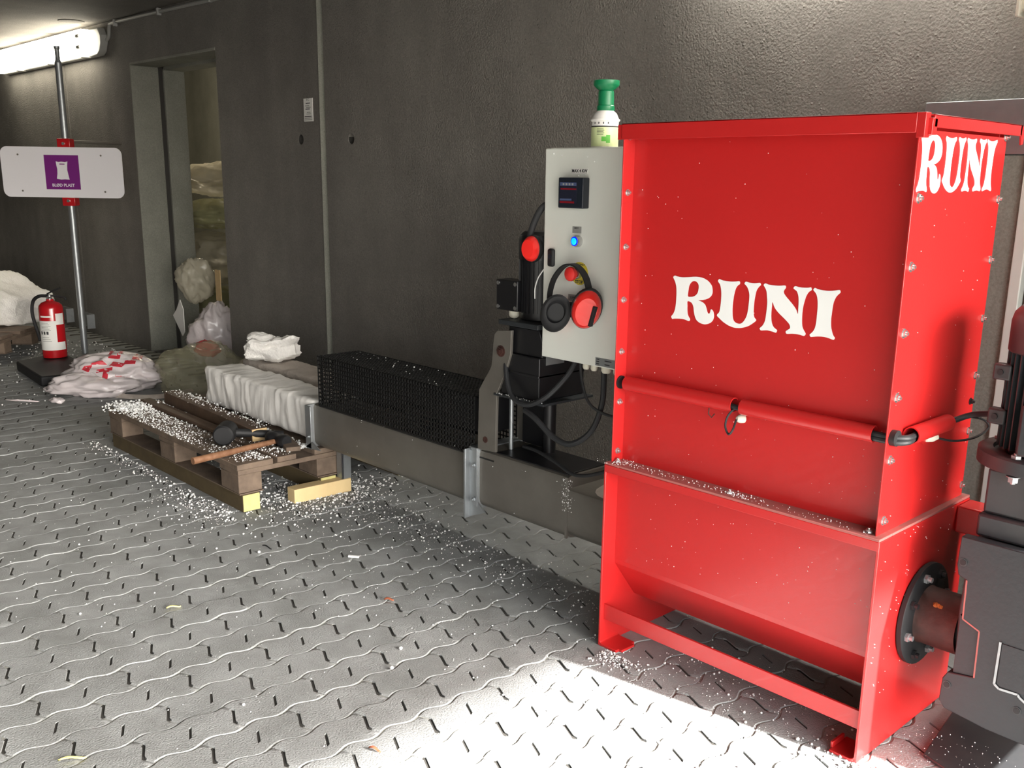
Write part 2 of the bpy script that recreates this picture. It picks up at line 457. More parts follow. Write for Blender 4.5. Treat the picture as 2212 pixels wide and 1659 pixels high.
def pipe_y(x, y0, y1, z, r=.0262, n_=20):
    V = [(x+rr*math.cos(2*PI*k/n_), y, z+rr*math.sin(2*PI*k/n_)) for y, rr in ((y0, r), (y1, r), (y1, r-.0014), (y0, r-.0014)) for k in range(n_)]
    return MB().add(V, [(s_*n_+k, s_*n_+(k+1) % n_, ((s_+1) % 4)*n_+(k+1) % n_, ((s_+1) % 4)*n_+k) for s_ in range(4) for k in range(n_)])
for x in (-3.72, -3.262):
    build('tie_hole', MB().cyl((x, YW+.12, 1.383), (x, YW+.2, 1.383), .028, n=20), M['seam_hole_shade'], wall)
    build('tie_hole_shade', pipe_y(x, YW+.003, YW+.122, 1.383 if x > -3.5 else 1.386), M['seam_hole_shade'], wall)  # dark plug and lining stand in for the shade inside the hole
build('trim_1', MB().prism([(-3.531, YW-.003), (-3.524, YW-.006), (-3.500, YW+.012), (-3.496, YW+.03), (-3.496, YW+.3), (-3.531, YW+.3)], 'xy', 0, 2.185), M['wall_smooth'], None, kind='structure')
build('trim_2', MB().box(-6.96, -6.943, YW+.006, YW+.2, 0, 2.185), M['seam_hole_shade'], None, kind='structure')
# door opening: lining with a rebate and lintel
door = tag(D.objects.new('door_1', None), kind='structure'); COL.objects.link(door); 
build('door_lining', MB().box(-5.792, -5.778, YW-.004, YW+.185, 0, 1.9).box(-5.80, -5.765, YW+.215, YW+.36, 0, 1.9), M['wall_smooth'], door, bevel=.004)
build('lintel', MB().box(-5.79, -4.6, YW-.004, YW+.185, 1.889, 1.906).box(-5.79, -4.6, YW+.215, YW+.36, 1.875, 1.906), M['wall_smooth'], door, bevel=.004)
build('rebate', MB().box(-5.80, -5.785, YW+.18, YW+.22, 0, 1.9), M['seam_hole_shade'], door)
# store room behind the door
build('wall_store', MB().box(-9, -3.2, 2.7, 2.8, 0, 2.185).box(-9.1, -9, 1.32, 2.8, 0, 2.185).box(-3.2, -3.1, 1.32, 2.8, 0, 2.185), M['wall_smooth'], None, kind='structure', smooth=False)
build('wall_left', MB().box(-11.6, -11.5, -5.2, 1.32, 0, 2.185), M['wall'], None, kind='structure', smooth=False)
build('wall_front', MB().box(-11.6, 3.37, -5.3, -5.2, 0, 2.185), M['wall_dark'], None, kind='structure', smooth=False)
build('skylight_blocker', MB().box(.62, 1.0, .50, .96, 0, 2.185), M['wall'], None, kind='structure', smooth=False)  # unseen wall return, added to block skylight behind the hopper
# lamp in the store room
sl = D.lights.new('store_lamp', 'POINT'); sl.energy = 60; sl.shadow_soft_size = .12; sl.color = (1, .88, .66)
slo = D.objects.new('store_lamp', sl); COL.objects.link(slo); slo.location = (-6.6, 2.2, 1.95)

# low concrete pier behind the hopper, capped with bright sheet metal
pier = thing('concrete_pier', (-.25, .93, 0), 'low grey concrete pier behind the right side of the red hopper', 'pier')
build('pier_body', MB().box(-.40, -.125, .885, .958, 0, 1.28), M['wall_smooth'], pier, bevel=.004)
build('edge_strip', MB().box(-.124, -.095, .872, .958, 0, 1.28), M['cab'], pier, bevel=.003, label='pale vertical edge strip')
build('metal_cap', MB().box(-.40, .35, .878, .958, 1.281, 1.418), M['galv'], pier, bevel=.002, label='bluish sheet metal cap')
build('side_panel', MB().box(-.093, .35, .90, .958, 0, 1.28), M['wood_dark'], pier, bevel=.003)

# ---------------------------------------------------------------- the red hopper
hop = thing('foam_hopper', (-.35, .2, 0), 'tall red steel foam hopper with white lettering on front and side', 'hopper')
RED = M['red']
H, ZM, W, DP = 1.331, .508, .713, .411
build('front_panel', MB().box(-W+.003, -.003, .040, .043, ZM, H-.02), RED, hop)
build('back_panel', MB().box(-W+.003, -.003, DP-.035, DP-.032, ZM, H-.02), RED, hop)
build('side_sheet', MB().box(-W, -W+.003, 0, DP, ZM, H-.03), RED, hop, bevel=.0008)
build('side_sheet', MB().box(-.003, 0, 0, DP, ZM, H-.03), RED, hop, bevel=.0008)
build('front_rim', MB().box(-W-.002, -.006, -.004, 0, H-.036, H).box(-W-.002, -.006, -.004, .030, H-.003, H).box(-W-.016, -W+.004, -.002, .001, H-.036, H-.002), RED, hop, bevel=.001)
side_rim = MB().box(.014, .018, .018, DP+.03, H-.026, H-.003).box(-.006, .018, .018, DP+.03, H-.006, H-.003)
side_rim.prism([(DP+.022, H-.003), (DP+.040, H-.006), (DP+.044, H-.014), (DP+.044, H-.042), (DP+.034, H-.044), (DP+.030, H-.026), (DP+.02, H-.024)], 'yz', .013, .018)
side_rim.box(.002, .018, .010, .030, H-.040, H-.010)
build('side_rim', side_rim, RED, hop, bevel=.001)
build('corner_gusset', MB().box(-.006, .010, -.003, .018, H-.045, H), RED, hop, bevel=.001)
build('rim', MB().box(-W, 0, DP-.006, DP, H-.04, H).box(-W-.006, -W, 0, DP, H-.03, H), RED, hop, bevel=.001)
# mid flange and lower box
build('flange', MB().box(-W-.008, .014, -.014, .042, ZM-.006, ZM).box(-W-.008, .014, DP-.03, DP+.014, ZM-.006, ZM).box(-.003, .014, .0425, DP-.0305, ZM-.006, ZM).box(-W-.008, -W+.003, .0425, DP-.0305, ZM-.006, ZM), M['red_dark'], hop, bevel=.001, label='dusty red flange with rust at its edge')
build('flange_lip', MB().box(-W-.008, .014, -.0145, -.010, ZM-.026, ZM-.006), RED, hop, bevel=.001)
def leg_sheet(x, inward):
    mb = MB().box(x, x+.006, -.014, DP+.014, .001, ZM-.006)
    # bent foot
    y0, y1 = -.014, .062
    s = inward; xa = x+.003
    prof = [(xa+s*.002, .016), (xa+s*.002, .0), (xa+s*.060, 0), (xa+s*.060, .007), (xa+s*.012, .007), (xa+s*.005, .010)]
    if s < 0: prof = prof[::-1]
    mb.prism(prof, 'xz', y0, y1)
    mb.prism([(xa+s*.058, 0), (xa+s*.070, 0), (xa+s*.070, .007), (xa+s*.058, .007)] if s > 0 else [(xa-.064, 0), (xa-.064, .020), (xa-.058, .020), (xa-.058, 0)], 'xz', y0+.012, y1-.012)
    return mb
build('leg_sheet', leg_sheet(-W-.010, 1), RED, hop, bevel=.0012)
build('leg_sheet', leg_sheet(.009, -1), RED, hop, bevel=.0012)
low = [(.034, ZM-.006), (.034, .235), (.036, .222), (.120, .112), (.130, .106), (.28, .106), (.29, .112), (DP-.04, .235), (DP-.04, ZM-.006)]
tr = MB()
for (a, b), (c, d) in zip(low, low[1:]):
    nx, ny = (b-d), -(a-c); L = math.hypot(nx, ny); nx, ny = -nx/L*.003, -ny/L*.003
    tr.hexa([(-W-.004, a, b), (.009, a, b), (.009, c, d), (-W-.004, c, d), (-W-.004, a+.003, b), (.009, a+.003, b), (.009, c+.003, d), (-W-.004, c+.003, d)])
build('trough', tr, RED, hop, angle=20)
build('front_rail', MB().box(-W-.004, .009, -.002, .004, .074, .117), RED, hop, bevel=.001)
build('back_rail', MB().box(-W-.004, .009, DP-.004, DP+.002, .074, .117), RED, hop, bevel=.001)
build('cross_beam', MB().box(.015, .088, .355, .425, .435, .498), RED, hop, bevel=.004)
# bolts
def hexbolt(c, d, r=.0075, h=.006):
    c = Vector(c); d = Vector(d)
    return MB().cyl(c, c+d*.0015, r*1.35, n=14).cyl(c+d*.0015, c+d*h, r, n=6).cyl(c+d*h, c+d*(h+.004), r*.5, n=8)
for k in range(7):
    z = 1.302-.128*k
    build('bolt', hexbolt((-W+.003, .019, z), (1,0,0), .006), M['bolt'], hop)
    build('bolt', hexbolt((0, .022, z+.003), (1,0,0), .0075), M['bolt'], hop)
    build('bolt', hexbolt((0, DP-.010, z), (1,0,0), .0065), M['bolt'], hop)
    build('bolt', MB().cyl((-.003, .022, z+.003), (-.011, .022, z+.003), .004, n=8), M['bolt'], hop)
for x in (-.700, -.362, -.022):
    build('bolt', hexbolt((x, .012, ZM), (0,0,1), .0075), M['bolt'], hop)
    build('bolt', hexbolt((x, -.004, ZM-.018), (0,-1,0), .006, .004) if False else MB().cyl((x+.002, .012, ZM-.006), (x+.002, .012, ZM-.020), .007, n=10), M['bolt'], hop)
build('bolt', hexbolt((0, DP-.018, .732), (1,0,0), .006), M['blackiron'], hop)
# conduit tubes on the front and side
def pipe(p0, p1, r):
    p0 = Vector(p0); p1 = Vector(p1); d = (p1-p0).normalized(); a = d.orthogonal().normalized(); b = d.cross(a); n = 20; V = []
    for p, rr in ((p0, r), (p1, r), (p1, r*.86), (p0, r*.86)):
        for i in range(n):
            t = 2*PI*i/n; V.append(p+(a*math.cos(t)+b*math.sin(t))*rr)
    F = []
    for s in range(4):
        for i in range(n):
            F.append((s*n+i, s*n+(i+1) % n, ((s+1) % 4)*n+(i+1) % n, ((s+1) % 4)*n+i))
    return MB().add(V, F)
TY, TZ = .021, .712
build('conduit_tube', pipe((-.690, TY, TZ), (-.372, TY, TZ), .0178), RED, hop)
build('conduit_tube', pipe((-.350, TY, TZ), (-.036, TY, TZ), .0178), RED, hop)
build('conduit_tube', pipe((.019, .066, TZ), (.019, .236, TZ), .0178), RED, hop)
for x, y, dx in ((-W+.003, TY, .004), (.0, .022, .012)):
    build('grommet', MB().cyl((x-.004, y, TZ), (x+dx, y, TZ), .0165, n=20), M['rubber'], hop)
cb = MB().tube(smoothpath([(-.40, TY-.004, TZ), (-.36, TY-.004, TZ-.003), (-.33, TY-.004, TZ)], 4), .0065)
build('cable', cb, M['cable'], hop); cb = MB()
cb.tube(smoothpath([(-.07, TY, TZ), (-.01, TY, TZ), (.010, .026, TZ), (.024, .045, TZ), (.022, .08, TZ)], 6), .0065)
build('cable', cb, M['cable'], hop); cb = MB()
cb.tube(smoothpath([(-.07, TY, TZ-.008), (-.01, TY-.002, TZ-.008), (.012, .024, TZ-.009), (.025, .045, TZ-.008), (.020, .08, TZ-.006)], 6), .0065)
build('cable', cb, M['cable'], hop)
build('cable_gland', MB().lathe([(.008, 0), (.010, .002), (.010, .012), (.0085, .016), (.005, .02)], (-.352, .036, .682), 12, (-.5, -1, .05)), M['gland'], hop)
build('sensor_cable', MB().tube(smoothpath([(-.366, TY-.004, TZ-.004), (-.374, .002, .690), (-.374, -.006, .668), (-.362, -.010, .652), (-.352, -.010, .662), (-.358, .012, .682)], 8), .0026, 8), M['cable'], hop)
build('hook', MB().tube([(-.440, .022, .695), (-.438, .018, .680), (-.432, .022, .672), (-.430, .03, .68)], .0015, 6), M['rust'], hop)
build('cable_gland', MB().lathe([(.008, 0), (.010, .002), (.010, .018), (.008, .022), (.005, .03)], (.004, .165, .688), 12, (.55, .8, 0)), M['gland'], hop)
build('gland_boss', MB().cyl((0, .160, .688), (.008, .160, .688), .013), RED, hop)

# RUNI lettering, outlines read off the sheet and laid flat on the panels
LET = {}
LET['R'] = [(10,245),(27,242),(59,240),(95,243),(140,249),(173,250),(206,245),(234,233),(256,213),(264,191),(264,169),(252,150),(230,137),(203,129),(176,125),(198,120),(221,107),(233,85),(241,66),(250,60),(257,66),(262,85),(275,78),(283,59),(282,36),(269,17),(248,5),(224,0),(196,4),(173,16),(159,37),(151,63),(145,90),(130,109),(105,113),(105,90),(108,54),(114,36),(127,19),(127,12),(120,6),(88,12),(54,12),(19,8),(8,5),(0,15),(2,22),(15,39),(23,61),(27,92),(28,124),(27,156),(24,184),(15,210),(2,230),(0,237)]
LET['Rh'] = [(105,141),(125,139),(144,143),(160,153),(170,167),(174,188),(173,206),(164,219),(149,226),(133,224),(120,214),(110,196),(107,173)]
LET['U'] = [(304,250),(324,245),(351,243),(382,243),(408,246),(427,249),(433,243),(432,234),(420,225),(410,209),(403,182),(399,151),(397,115),(399,80),(405,50),(418,34),(443,28),(461,34),(477,52),(488,77),(493,104),(495,134),(496,165),(494,190),(484,215),(473,229),(462,237),(462,243),(469,250),(489,247),(519,246),(551,251),(557,246),(559,240),(546,227),(535,207),(530,181),(527,150),(526,120),(528,90),(534,71),(546,58),(527,40),(498,21),(463,9),(437,5),(411,5),(379,12),(346,26),(318,44),(302,58),(316,76),(321,103),(323,139),(322,174),(318,200),(310,222),(297,236),(297,243)]
LET['N'] = [(585,251),(603,247),(633,245),(667,246),(697,250),(704,244),(703,237),(695,225),(694,215),(704,201),(725,182),(750,160),(771,137),(783,115),(783,142),(782,175),(778,204),(768,226),(758,233),(748,239),(748,244),(756,252),(775,249),(798,248),(826,250),(843,253),(847,245),(847,240),(832,228),(821,208),(814,183),(809,157),(807,128),(808,95),(812,62),(820,44),(834,25),(834,19),(826,11),(806,14),(783,15),(759,14),(731,10),(723,17),(725,24),(736,32),(745,39),(745,50),(736,64),(705,88),(674,110),(650,133),(634,161),(632,135),(632,101),(636,67),(643,47),(654,33),(671,23),(672,18),(667,8),(643,12),(619,14),(599,12),(579,9),(571,17),(573,22),(587,36),(598,59),(602,89),(604,124),(604,158),(599,191),(594,214),(584,230),(576,240),(577,245)]
LET['I'] = [(865,253),(880,248),(908,245),(939,245),(969,249),(995,254),(1000,248),(1000,241),(983,223),(972,198),(968,174),(966,141),(965,108),(968,76),(975,52),(984,33),(993,23),(992,18),(986,12),(961,17),(934,20),(903,18),(871,12),(864,11),(858,18),(859,24),(873,38),(883,58),(887,87),(888,120),(888,157),(885,190),(879,214),(870,229),(858,240),(858,246)]
def runi(parent, place):
    for key in 'RUNI':
        loops = [smoothloop(LET[key])]
        if key == 'R': loops.append(smoothloop(LET['Rh']))
        flat_shape('letter', loops, 1.2, M['white'], parent, place)
SC = (-.149+.576)/1000
runi(hop, lambda u, v, w_: (-.576+u*SC, .0394-w_*.0005, .882+v*SC))
S2 = .352/1000
runi(hop, lambda u, v, w_: (.0006+w_*.0005, .008+u*S2, 1.186+v*S2*1.22 + 0*u))

# ---------------------------------------------------------------- screw drive at the right of the hopper
drv = thing('screw_drive', (.22, .25, 0), 'dark grey gearbox with upright motor bolted to the right side of the hopper', 'gearbox')
fl = MB()
fl.lathe([(.112, 0), (.116, .002), (.116, .012), (.112, .014)], (.016, .22, .28), 40, (1, 0, 0))
fl_o = build('pipe_flange', fl, M['rubber'], drv, label='round black flange with eight bolts')
for k in range(8):
    t = 2*PI*(k+.35)/8; c = (.030, .22+.094*math.cos(t), .28+.094*math.sin(t))
    build('flange_bolt', MB().cyl(c, (c[0]+.007, c[1], c[2]), .0105, n=6).cyl((c[0]+.007, c[1], c[2]), (c[0]+.015, c[1], c[2]), .006, n=10), M['blackiron'] if k % 2 else M['galv'], fl_o)
build('pipe', MB().lathe([(.066, .03), (.064, .036), (.064, .118), (.060, .118), (.060, .03)], (0, .22, .28), 36, (1, 0, 0)), M['rust'], drv)
build('shaft_collar', MB().cyl((.105, .22, .28), (.16, .22, .28), .052, n=32), M['rubber'], drv)
# rust bulges
rp = MB()
for k in range(10):
    t = k/9; a = math.radians(133-8*t); x = .066+.014*t+.004*math.sin(k*2)
    rp.ico((x, .22-.0645*math.cos(PI-a), .28+.0645*math.sin(a)-.002*k*.8), .0055+.003*random.random(), .8)
build('rust_patch', rp, M['orange_rust'], drv, kind='stuff')
# gearbox casting: front cover plate with notches, main body behind it
Yg = .120
plate = [(.121,.513), (.119,.452), (.124,.430), (.141,.424), (.143,.340), (.178,.325), (.180,.222), (.128,.214), (.119,.197), (.117,.146), (.130,.131), (.217,.120), (.30,.118), (.45,.118), (.47,.14), (.47,.50), (.455,.513)]
build('cover_plate', MB().prism(plate, 'xz', Yg, Yg+.026), M['gear'], drv, bevel=.002)
build('casing', MB().prism([(.134,.505), (.128,.345), (.133,.215), (.135,.14), (.16,.126), (.45,.126), (.46,.505)], 'xz', Yg+.016, .40), M['geardust'], drv, bevel=.004)
build('lug', MB().prism([(.137,.346), (.178,.328), (.182,.222), (.137,.216)], 'xz', Yg+.004, Yg+.03), M['gear'], drv, bevel=.001)
pd = MB()
def stripe(mb, pts, w, y):
    for (a, b), (c, d) in zip(pts, pts[1:]):
        L = math.hypot(c-a, d-b); nx, nz = -(d-b)/L*w/2, (c-a)/L*w/2
        mb.hexa([(a-nx, y, b-nz), (c-nx, y, d-nz), (c-nx, y+.001, d-nz), (a-nx, y+.001, b-nz), (a+nx, y, b+nz), (c+nx, y, d+nz), (c+nx, y+.001, d+nz), (a+nx, y+.001, b+nz)])
stripe(pd, [(.1425,.424), (.1445,.340), (.1795,.3245), (.1815,.222)], .003, Yg-.0008)
build('red_paint_edge', pd, M['red_dark'], drv, smooth=False)
rb = MB(); stripe(rb, [(.223,.318), (.222,.226), (.232,.219), (.268,.221), (.272,.216), (.30,.200)], .0045, Yg-.003)
build('raised_rib', rb, M['galv'], drv)
build('raised_panel', MB().prism([(.226,.316), (.226,.228), (.234,.224), (.33,.224), (.33,.316)], 'xz', Yg-.002, Yg+.002), M['gear'], drv, bevel=.001)
for x, z in ((.131,.460), (.130,.186), (.270,.186), (.42,.46)):
    build('bolt_hole', MB().lathe([(.0085, 0), (.0085, .001), (.0062, .001), (.0062, .0008)], (x, Yg-.0005, z), 16, (0, -1, 0)), M['geardust'], drv)
    build('bolt_recess', MB().cyl((x, Yg-.0024, z), (x, Yg+.002, z), .0064, n=16), M['rubber'], drv)
build('adapter', MB().box(.135, .40, .15, .36, .512, .56).box(.14, .37, .16, .34, .56, .655), M['geardust'], drv, bevel=.006)
build('terminal_cover', MB().box(.255, .35, .148, .16, .57, .64), M['gear'], drv, bevel=.002)
CX, CY = .222, .25
build('motor_flange', MB().lathe([(.120, 0), (.132, .004), (.132, .030), (.126, .034), (.104, .034), (.102, .026), (.06, .026)], (CX, CY, .655), 48), M['geardust'], drv)
for k in range(4):
    t = PI*(.25+k/2)+.55; c = Vector((CX+.112*math.cos(t), CY+.112*math.sin(t), .683))
    build('flange_bolt', hexbolt(c, (0,0,1), .010, .012), M['galv'], drv)
    build('flange_nut', hexbolt(c-Vector((0,0,.03)), (0,0,-1), .010, .012), M['galv'], drv)
mo = MB().lathe([(.080, .677), (.086, .69), (.086, .885), (.088, .89)], (CX, CY, 0), 40)
build('motor_body', mo, M['black'], drv)
for k in range(36):
    t = 2*PI*k/36
    d = Vector((math.cos(t), math.sin(t), 0)); a = Vector((-math.sin(t), math.cos(t), 0))
    build('cooling_fin', MB().obox(Vector((CX, CY, .79))+d*.091, d, a, (0,0,1), .008, .0015, .095), M['gear'], drv, smooth=False)
build('fan_cowl', MB().lathe([(.098, .885), (.101, .888), (.101, .945), (.097, .962), (.086, .975), (.055, .980), (.0, .980)], (CX, CY, 0), 48), M['geardust'], drv)
for z in (.845, .755):
    build('motor_lug', MB().box(CX-.105, CX-.070, CY-.070, CY-.045, z-.016, z+.016), M['geardust'], drv, bevel=.004)
    build('bolt_hole', MB().cyl((CX-.090, CY-.073, z), (CX-.090, CY-.068, z), .006, n=14), M['rubber'], drv)
build('terminal_box', MB().box(CX-.02, CX+.07, CY-.135, CY-.085, .70, .80), M['gear'], drv, bevel=.004)
solo('drive_cable', MB().tube(smoothpath([(.020, .18, TZ), (.020, .24, TZ), (.055, .27, .730), (.110, .25, .745), (.15, .235, .75)], 8), .0062), M['cable'], (.02, .18, .7), 'black cable running from the side tube of the hopper to the upright motor', 'cable')
solo('sensor_cable', MB().tube(smoothpath([(.020, .20, TZ-.004), (.03, .26, .722), (.05, .335, .71), (.06, .355, .69), (.05, .32, .672), (.035, .25, .672), (.018, .188, .686)], 8), .0026, 8), M['cable'], (.02, .2, .7), 'thin looped black cable with cream gland on the right side of the hopper', 'cable')
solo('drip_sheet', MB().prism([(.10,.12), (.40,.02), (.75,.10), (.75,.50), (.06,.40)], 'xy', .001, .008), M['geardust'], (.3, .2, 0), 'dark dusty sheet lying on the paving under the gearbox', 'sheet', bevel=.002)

# ---------------------------------------------------------------- extruder channel with mesh cage
ext = thing('foam_extruder', (-1.5, .22, 0), 'grey steel extruder channel with black mesh guard left of the red hopper', 'extruder')
F0, F1 = .130, .312
def channel(x0, x1, z0, z1, r=.03):
    prof = []
    for k in range(5):
        t = PI+PI/2*k/4; prof.append((F0+r+r*math.cos(t), z0+r+r*math.sin(t)))
    for k in range(5):
        t = 1.5*PI+PI/2*k/4; prof.append((F1-r+r*math.cos(t), z0+r+r*math.sin(t)))
    for k in range(3):
        t = PI/2*k/2; prof.append((F1-.012+.012*math.cos(t), z1-.012+.012*math.sin(t)))
    for k in range(3):
        t = PI/2+PI/2*k/2; prof.append((F0+.012+.012*math.cos(t), z1-.012+.012*math.sin(t)))
    return MB().prism(prof, 'yz', x0, x1)
build('extrusion_channel', channel(-2.335, -1.405, .182, .352), M['steel'], ext)
build('press_channel', channel(-1.372, -.985, .186, .376), M['steel'], ext)
build('feed_trough', channel(-.985, -.722, .186, .34, .05), M['steel'], ext)
build('channel_cover', MB().box(-1.30, -.995, F0+.012, F1-.01, .376, .380), M['black'], ext, bevel=.001)
# flanges
build('outlet_flange', MB().box(-2.345, -2.335, F0-.030, F1+.03, .182, .352).box(-2.343, -2.305, F0-.034, F0-.028, .182, .352).prism([(-2.343,.19), (-2.343,.186), (-2.29,.186), (-2.24,.190), (-2.30,.215)], 'xz', F0-.034, F0-.03), M['galv'], ext, bevel=.001)
build('joint_flange', MB().prism([(-1.412,.372), (-1.404,.376), (-1.404,.146), (-1.412,.146)], 'xz', F0-.028, F0+.02).box(-1.392, -1.366, F0-.012, F0-.004, .19, .382).box(-1.412, -1.392, F0-.008, F0, .17, .37), M['galv'], ext, bevel=.001)
build('gusset', MB().prism([(-1.410,.146), (-1.330,.178), (-1.366,.205), (-1.392,.212), (-1.404,.200)], 'xz', F0-.010, F0-.005), M['galv'], ext)
build('flange_collar', MB().box(-1.412, -1.366, F0-.004, F1+.004, .18, .380), M['galv'], ext, bevel=.001)
for z in (.325, .212):
    build('bolt', hexbolt((-1.380, F0-.013, z), (0,-1,0), .0075), M['galv'], ext)
build('bolt', hexbolt((-2.318, F0-.034, .232), (0,-1,0), .004), M['galv'], ext)
build('support_leg', MB().box(-2.295, -2.255, .20, .206, 0, .19).box(-2.261, -2.255, .20, .24, 0, .19), M['galv'], ext, bevel=.001)
build('seam_strip', MB().box(-.990, -.982, F0-.002, F0+.004, .19, .374), M['steel'], ext)
# mesh guard: front, top, end, back
def mesh_wall(p0, ux, uy, nx, ny, pitch, bar, th, nrm):
    mb = MB(); ux = Vector(ux); uy = Vector(uy); nv = Vector(nrm); p0 = Vector(p0)
    L, Hh = nx*pitch, ny*pitch
    for i in range(nx+1):
        mb.obox(p0+ux*(i*pitch)+uy*(Hh/2), ux, uy, nv, bar/2, Hh/2+bar/2, th/2)
    for j in range(ny+1):
        mb.obox(p0+uy*(j*pitch)+ux*(L/2), ux, uy, nv, L/2+bar/2, bar/2, th/2)
    return mb
P = .0155
guard = build('mesh_guard', MB().box(-2.295, -1.30, F0-.001, F0+.002, .350, .355).box(-2.295, -1.30, F1-.002, F1+.001, .35, .355), M['mesh'], ext, label='black square-hole mesh guard')
for nm, args in (('front_mesh', ((-2.292, F0, .358), (1,0,0), (0,0,1), 58, 12, P, .0052, .002, (0,1,0))),
                 ('back_mesh', ((-2.292, F1, .358), (1,0,0), (0,0,1), 58, 12, P, .0052, .002, (0,1,0))),
                 ('top_mesh', ((-2.292, F0, .358+12*P), (1,0,0), (0,1,0), 58, 12, P, .0060, .002, (0,0,1))),
                 ('end_mesh', ((-2.292, F0, .358), (0,1,0), (0,0,1), 11, 12, P, .0052, .002, (1,0,0)))):
    build(nm, mesh_wall(*args), M['mesh'], guard, smooth=False, kind='stuff')
build('clamp_bar', MB().box(-2.24, -1.38, .165, .275, .415, .530), M['black'], ext, bevel=.004)
build('clamp_bar', MB().box(-1.78, -1.70, .15, .29, .356, .45), M['black'], ext, bevel=.004)
# clamp arms
arm = [(-1.298,.750), (-1.285,.762), (-1.224,.770), (-1.227,.698), (-1.246,.646), (-1.286,.569), (-1.290,.384), (-1.372,.378), (-1.367,.570), (-1.310,.651), (-1.303,.723)]
build('clamp_arm', MB().prism(arm, 'xz', .126, .136), M['steel'], ext, bevel=.001)
build('clamp_arm', MB().prism(arm, 'xz', .300, .310), M['steel'], ext, bevel=.001)
build('bolt', hexbolt((-1.268, .126, .703), (0,-1,0), .013, .007), M['rust'], ext)
build('bolt', MB().cyl((-1.335, .124, .416), (-1.335, .13, .416), .010, n=16), M['rust'], ext)
build('press_rod', MB().cyl((-1.298, .20, .38), (-1.298, .20, .565), .007, n=14), M['galv'], ext)
build('press_rod', MB().cyl((-1.20, .27, .38), (-1.20, .27, .57), .020, n=14), M['black'], ext)
build('guard_plate', MB().box(-1.335, -1.235, .285, .29, .382, .56), M['black'], ext, bevel=.001)
build('foam_dust', MB().lathe([(.09, 0), (.075, .012), (.05, .026), (.02, .036), (0, .038)], (-.85, .23, .338), 18), M['foam_dirty'], ext, kind='stuff')

# gear motor of the press
gm = thing('press_motor', (-1.2, .22, .565), 'black upright geared motor between the clamp arms and the grey control cabinet', 'motor')
build('base_plate', MB().box(-1.296, -1.082, .122, .335, .565, .572), M['gear'], gm, bevel=.001)
gb = build('gear_housing', MB().box(-1.275, -1.113, .134, .325, .572, .700).prism([(-1.262,.700), (-1.113,.700), (-1.113,.745), (-1.13,.78), (-1.255,.78)], 'xz', .145, .315).box(-1.29, -1.113, .132, .328, .640, .650), M['black'], gm, bevel=.003)
build('rating_plate', MB().box(-1.112, -1.1105, .16, .235, .678, .704), M['galv'], gm)
build('mounting_flange', MB().box(-1.285, -1.118, .130, .32, .782, .797), M['gear'], gm, bevel=.002)
MX, MY = -1.205, .222
build('motor_body', MB().lathe([(.050, .797), (.056, .80), (.056, .985), (.058, .99)], (MX, MY, 0), 32), M['black'], gm)
for k in range(28):
    t = 2*PI*k/28; d = Vector((math.cos(t), math.sin(t), 0)); a = Vector((-math.sin(t), math.cos(t), 0))
    build('cooling_fin', MB().obox(Vector((MX, MY, .90))+d*.059, d, a, (0,0,1), .004, .0012, .08), M['black'], gm, smooth=False)
build('fan_cowl', MB().lathe([(.064, .975), (.064, 1.03), (.060, 1.045), (.048, 1.055), (0, 1.056)], (MX, MY, 0), 32), M['black'], gm)
jb = build('junction_box', MB().box(-1.318, -1.226, .150, .205, .822, .912), M['black'], gm, bevel=.003)
for x in (-1.309, -1.235):
    for z in (.832, .902): build('screw', MB().cyl((x, .148, z), (x, .151, z), .006, n=12), M['bolt'], jb)
build('cable_gland', MB().lathe([(.014, 0), (.016, -.003), (.016, -.016), (.012, -.022), (.008, -.024)], (-1.268, .178, .822), 12), M['gland'], gm)

# ---------------------------------------------------------------- control cabinet
cab = thing('control_cabinet', (-.93, .22, .705), 'light grey steel control cabinet with touch screen left of the red hopper', 'cabinet')
CF_, CB_ = .142, .30
body = build('cabinet_body', MB().box(-1.108, -.722, CF_+.014, CB_, .706, 1.286), M['cab'], cab, bevel=.002)
cd = build('cabinet_door', MB().box(-1.112, -.722, CF_, CF_+.013, .708, 1.284), M['cab'], cab, bevel=.002)
YF = CF_
def XZ(x0, x1, z0, z1, y0, y1): return MB().box(x0, x1, YF-y1, YF-y0, z0, z1)
hmi = build('touch_screen', XZ(-1.036, -.945, 1.128, 1.208, 0, .026), M['hmi'], cab, bevel=.003, label='square dark touch screen panel')
build('display', XZ(-1.029, -.967, 1.140, 1.196, .025, .0268), M['screen'], hmi)
build('status_bar', XZ(-1.028, -.968, 1.186, 1.195, .0266, .0272), M['screen_blue'], hmi)
build('status_bar', XZ(-1.026, -.968, 1.176, 1.180, .0266, .0272), M['screen_red'], hmi)
build('status_bar', XZ(-1.028, -.975, 1.141, 1.146, .0266, .0272), M['screen_red'], hmi)
build('status_bar', XZ(-1.028, -.985, 1.148, 1.153, .0266, .0272), M['screen_blue'], hmi)
for k in range(4): build('icon', XZ(-1.018+.011*k, -1.012+.011*k, 1.188, 1.193, .0271, .0275), M['pvc'], hmi)
tg = build('power_label', XZ(-1.009, -.953, 1.218, 1.232, 0, .001), M['label'], cab)
text('lettering', 'MAX 4 KW', .0115, M['ink'], tg, (-.982, YF-.0016, 1.225), (1,0,0), (0,0,1), bold=.00015)
np_ = build('name_plate', XZ(-1.003, -.970, 1.062, 1.080, 0, .001), M['pvc'], cab, bevel=.0004)
text('lettering', 'RESET', .006, M['ink'], np_, (-.987, YF-.0016, 1.075), (1,0,0), (0,0,1))
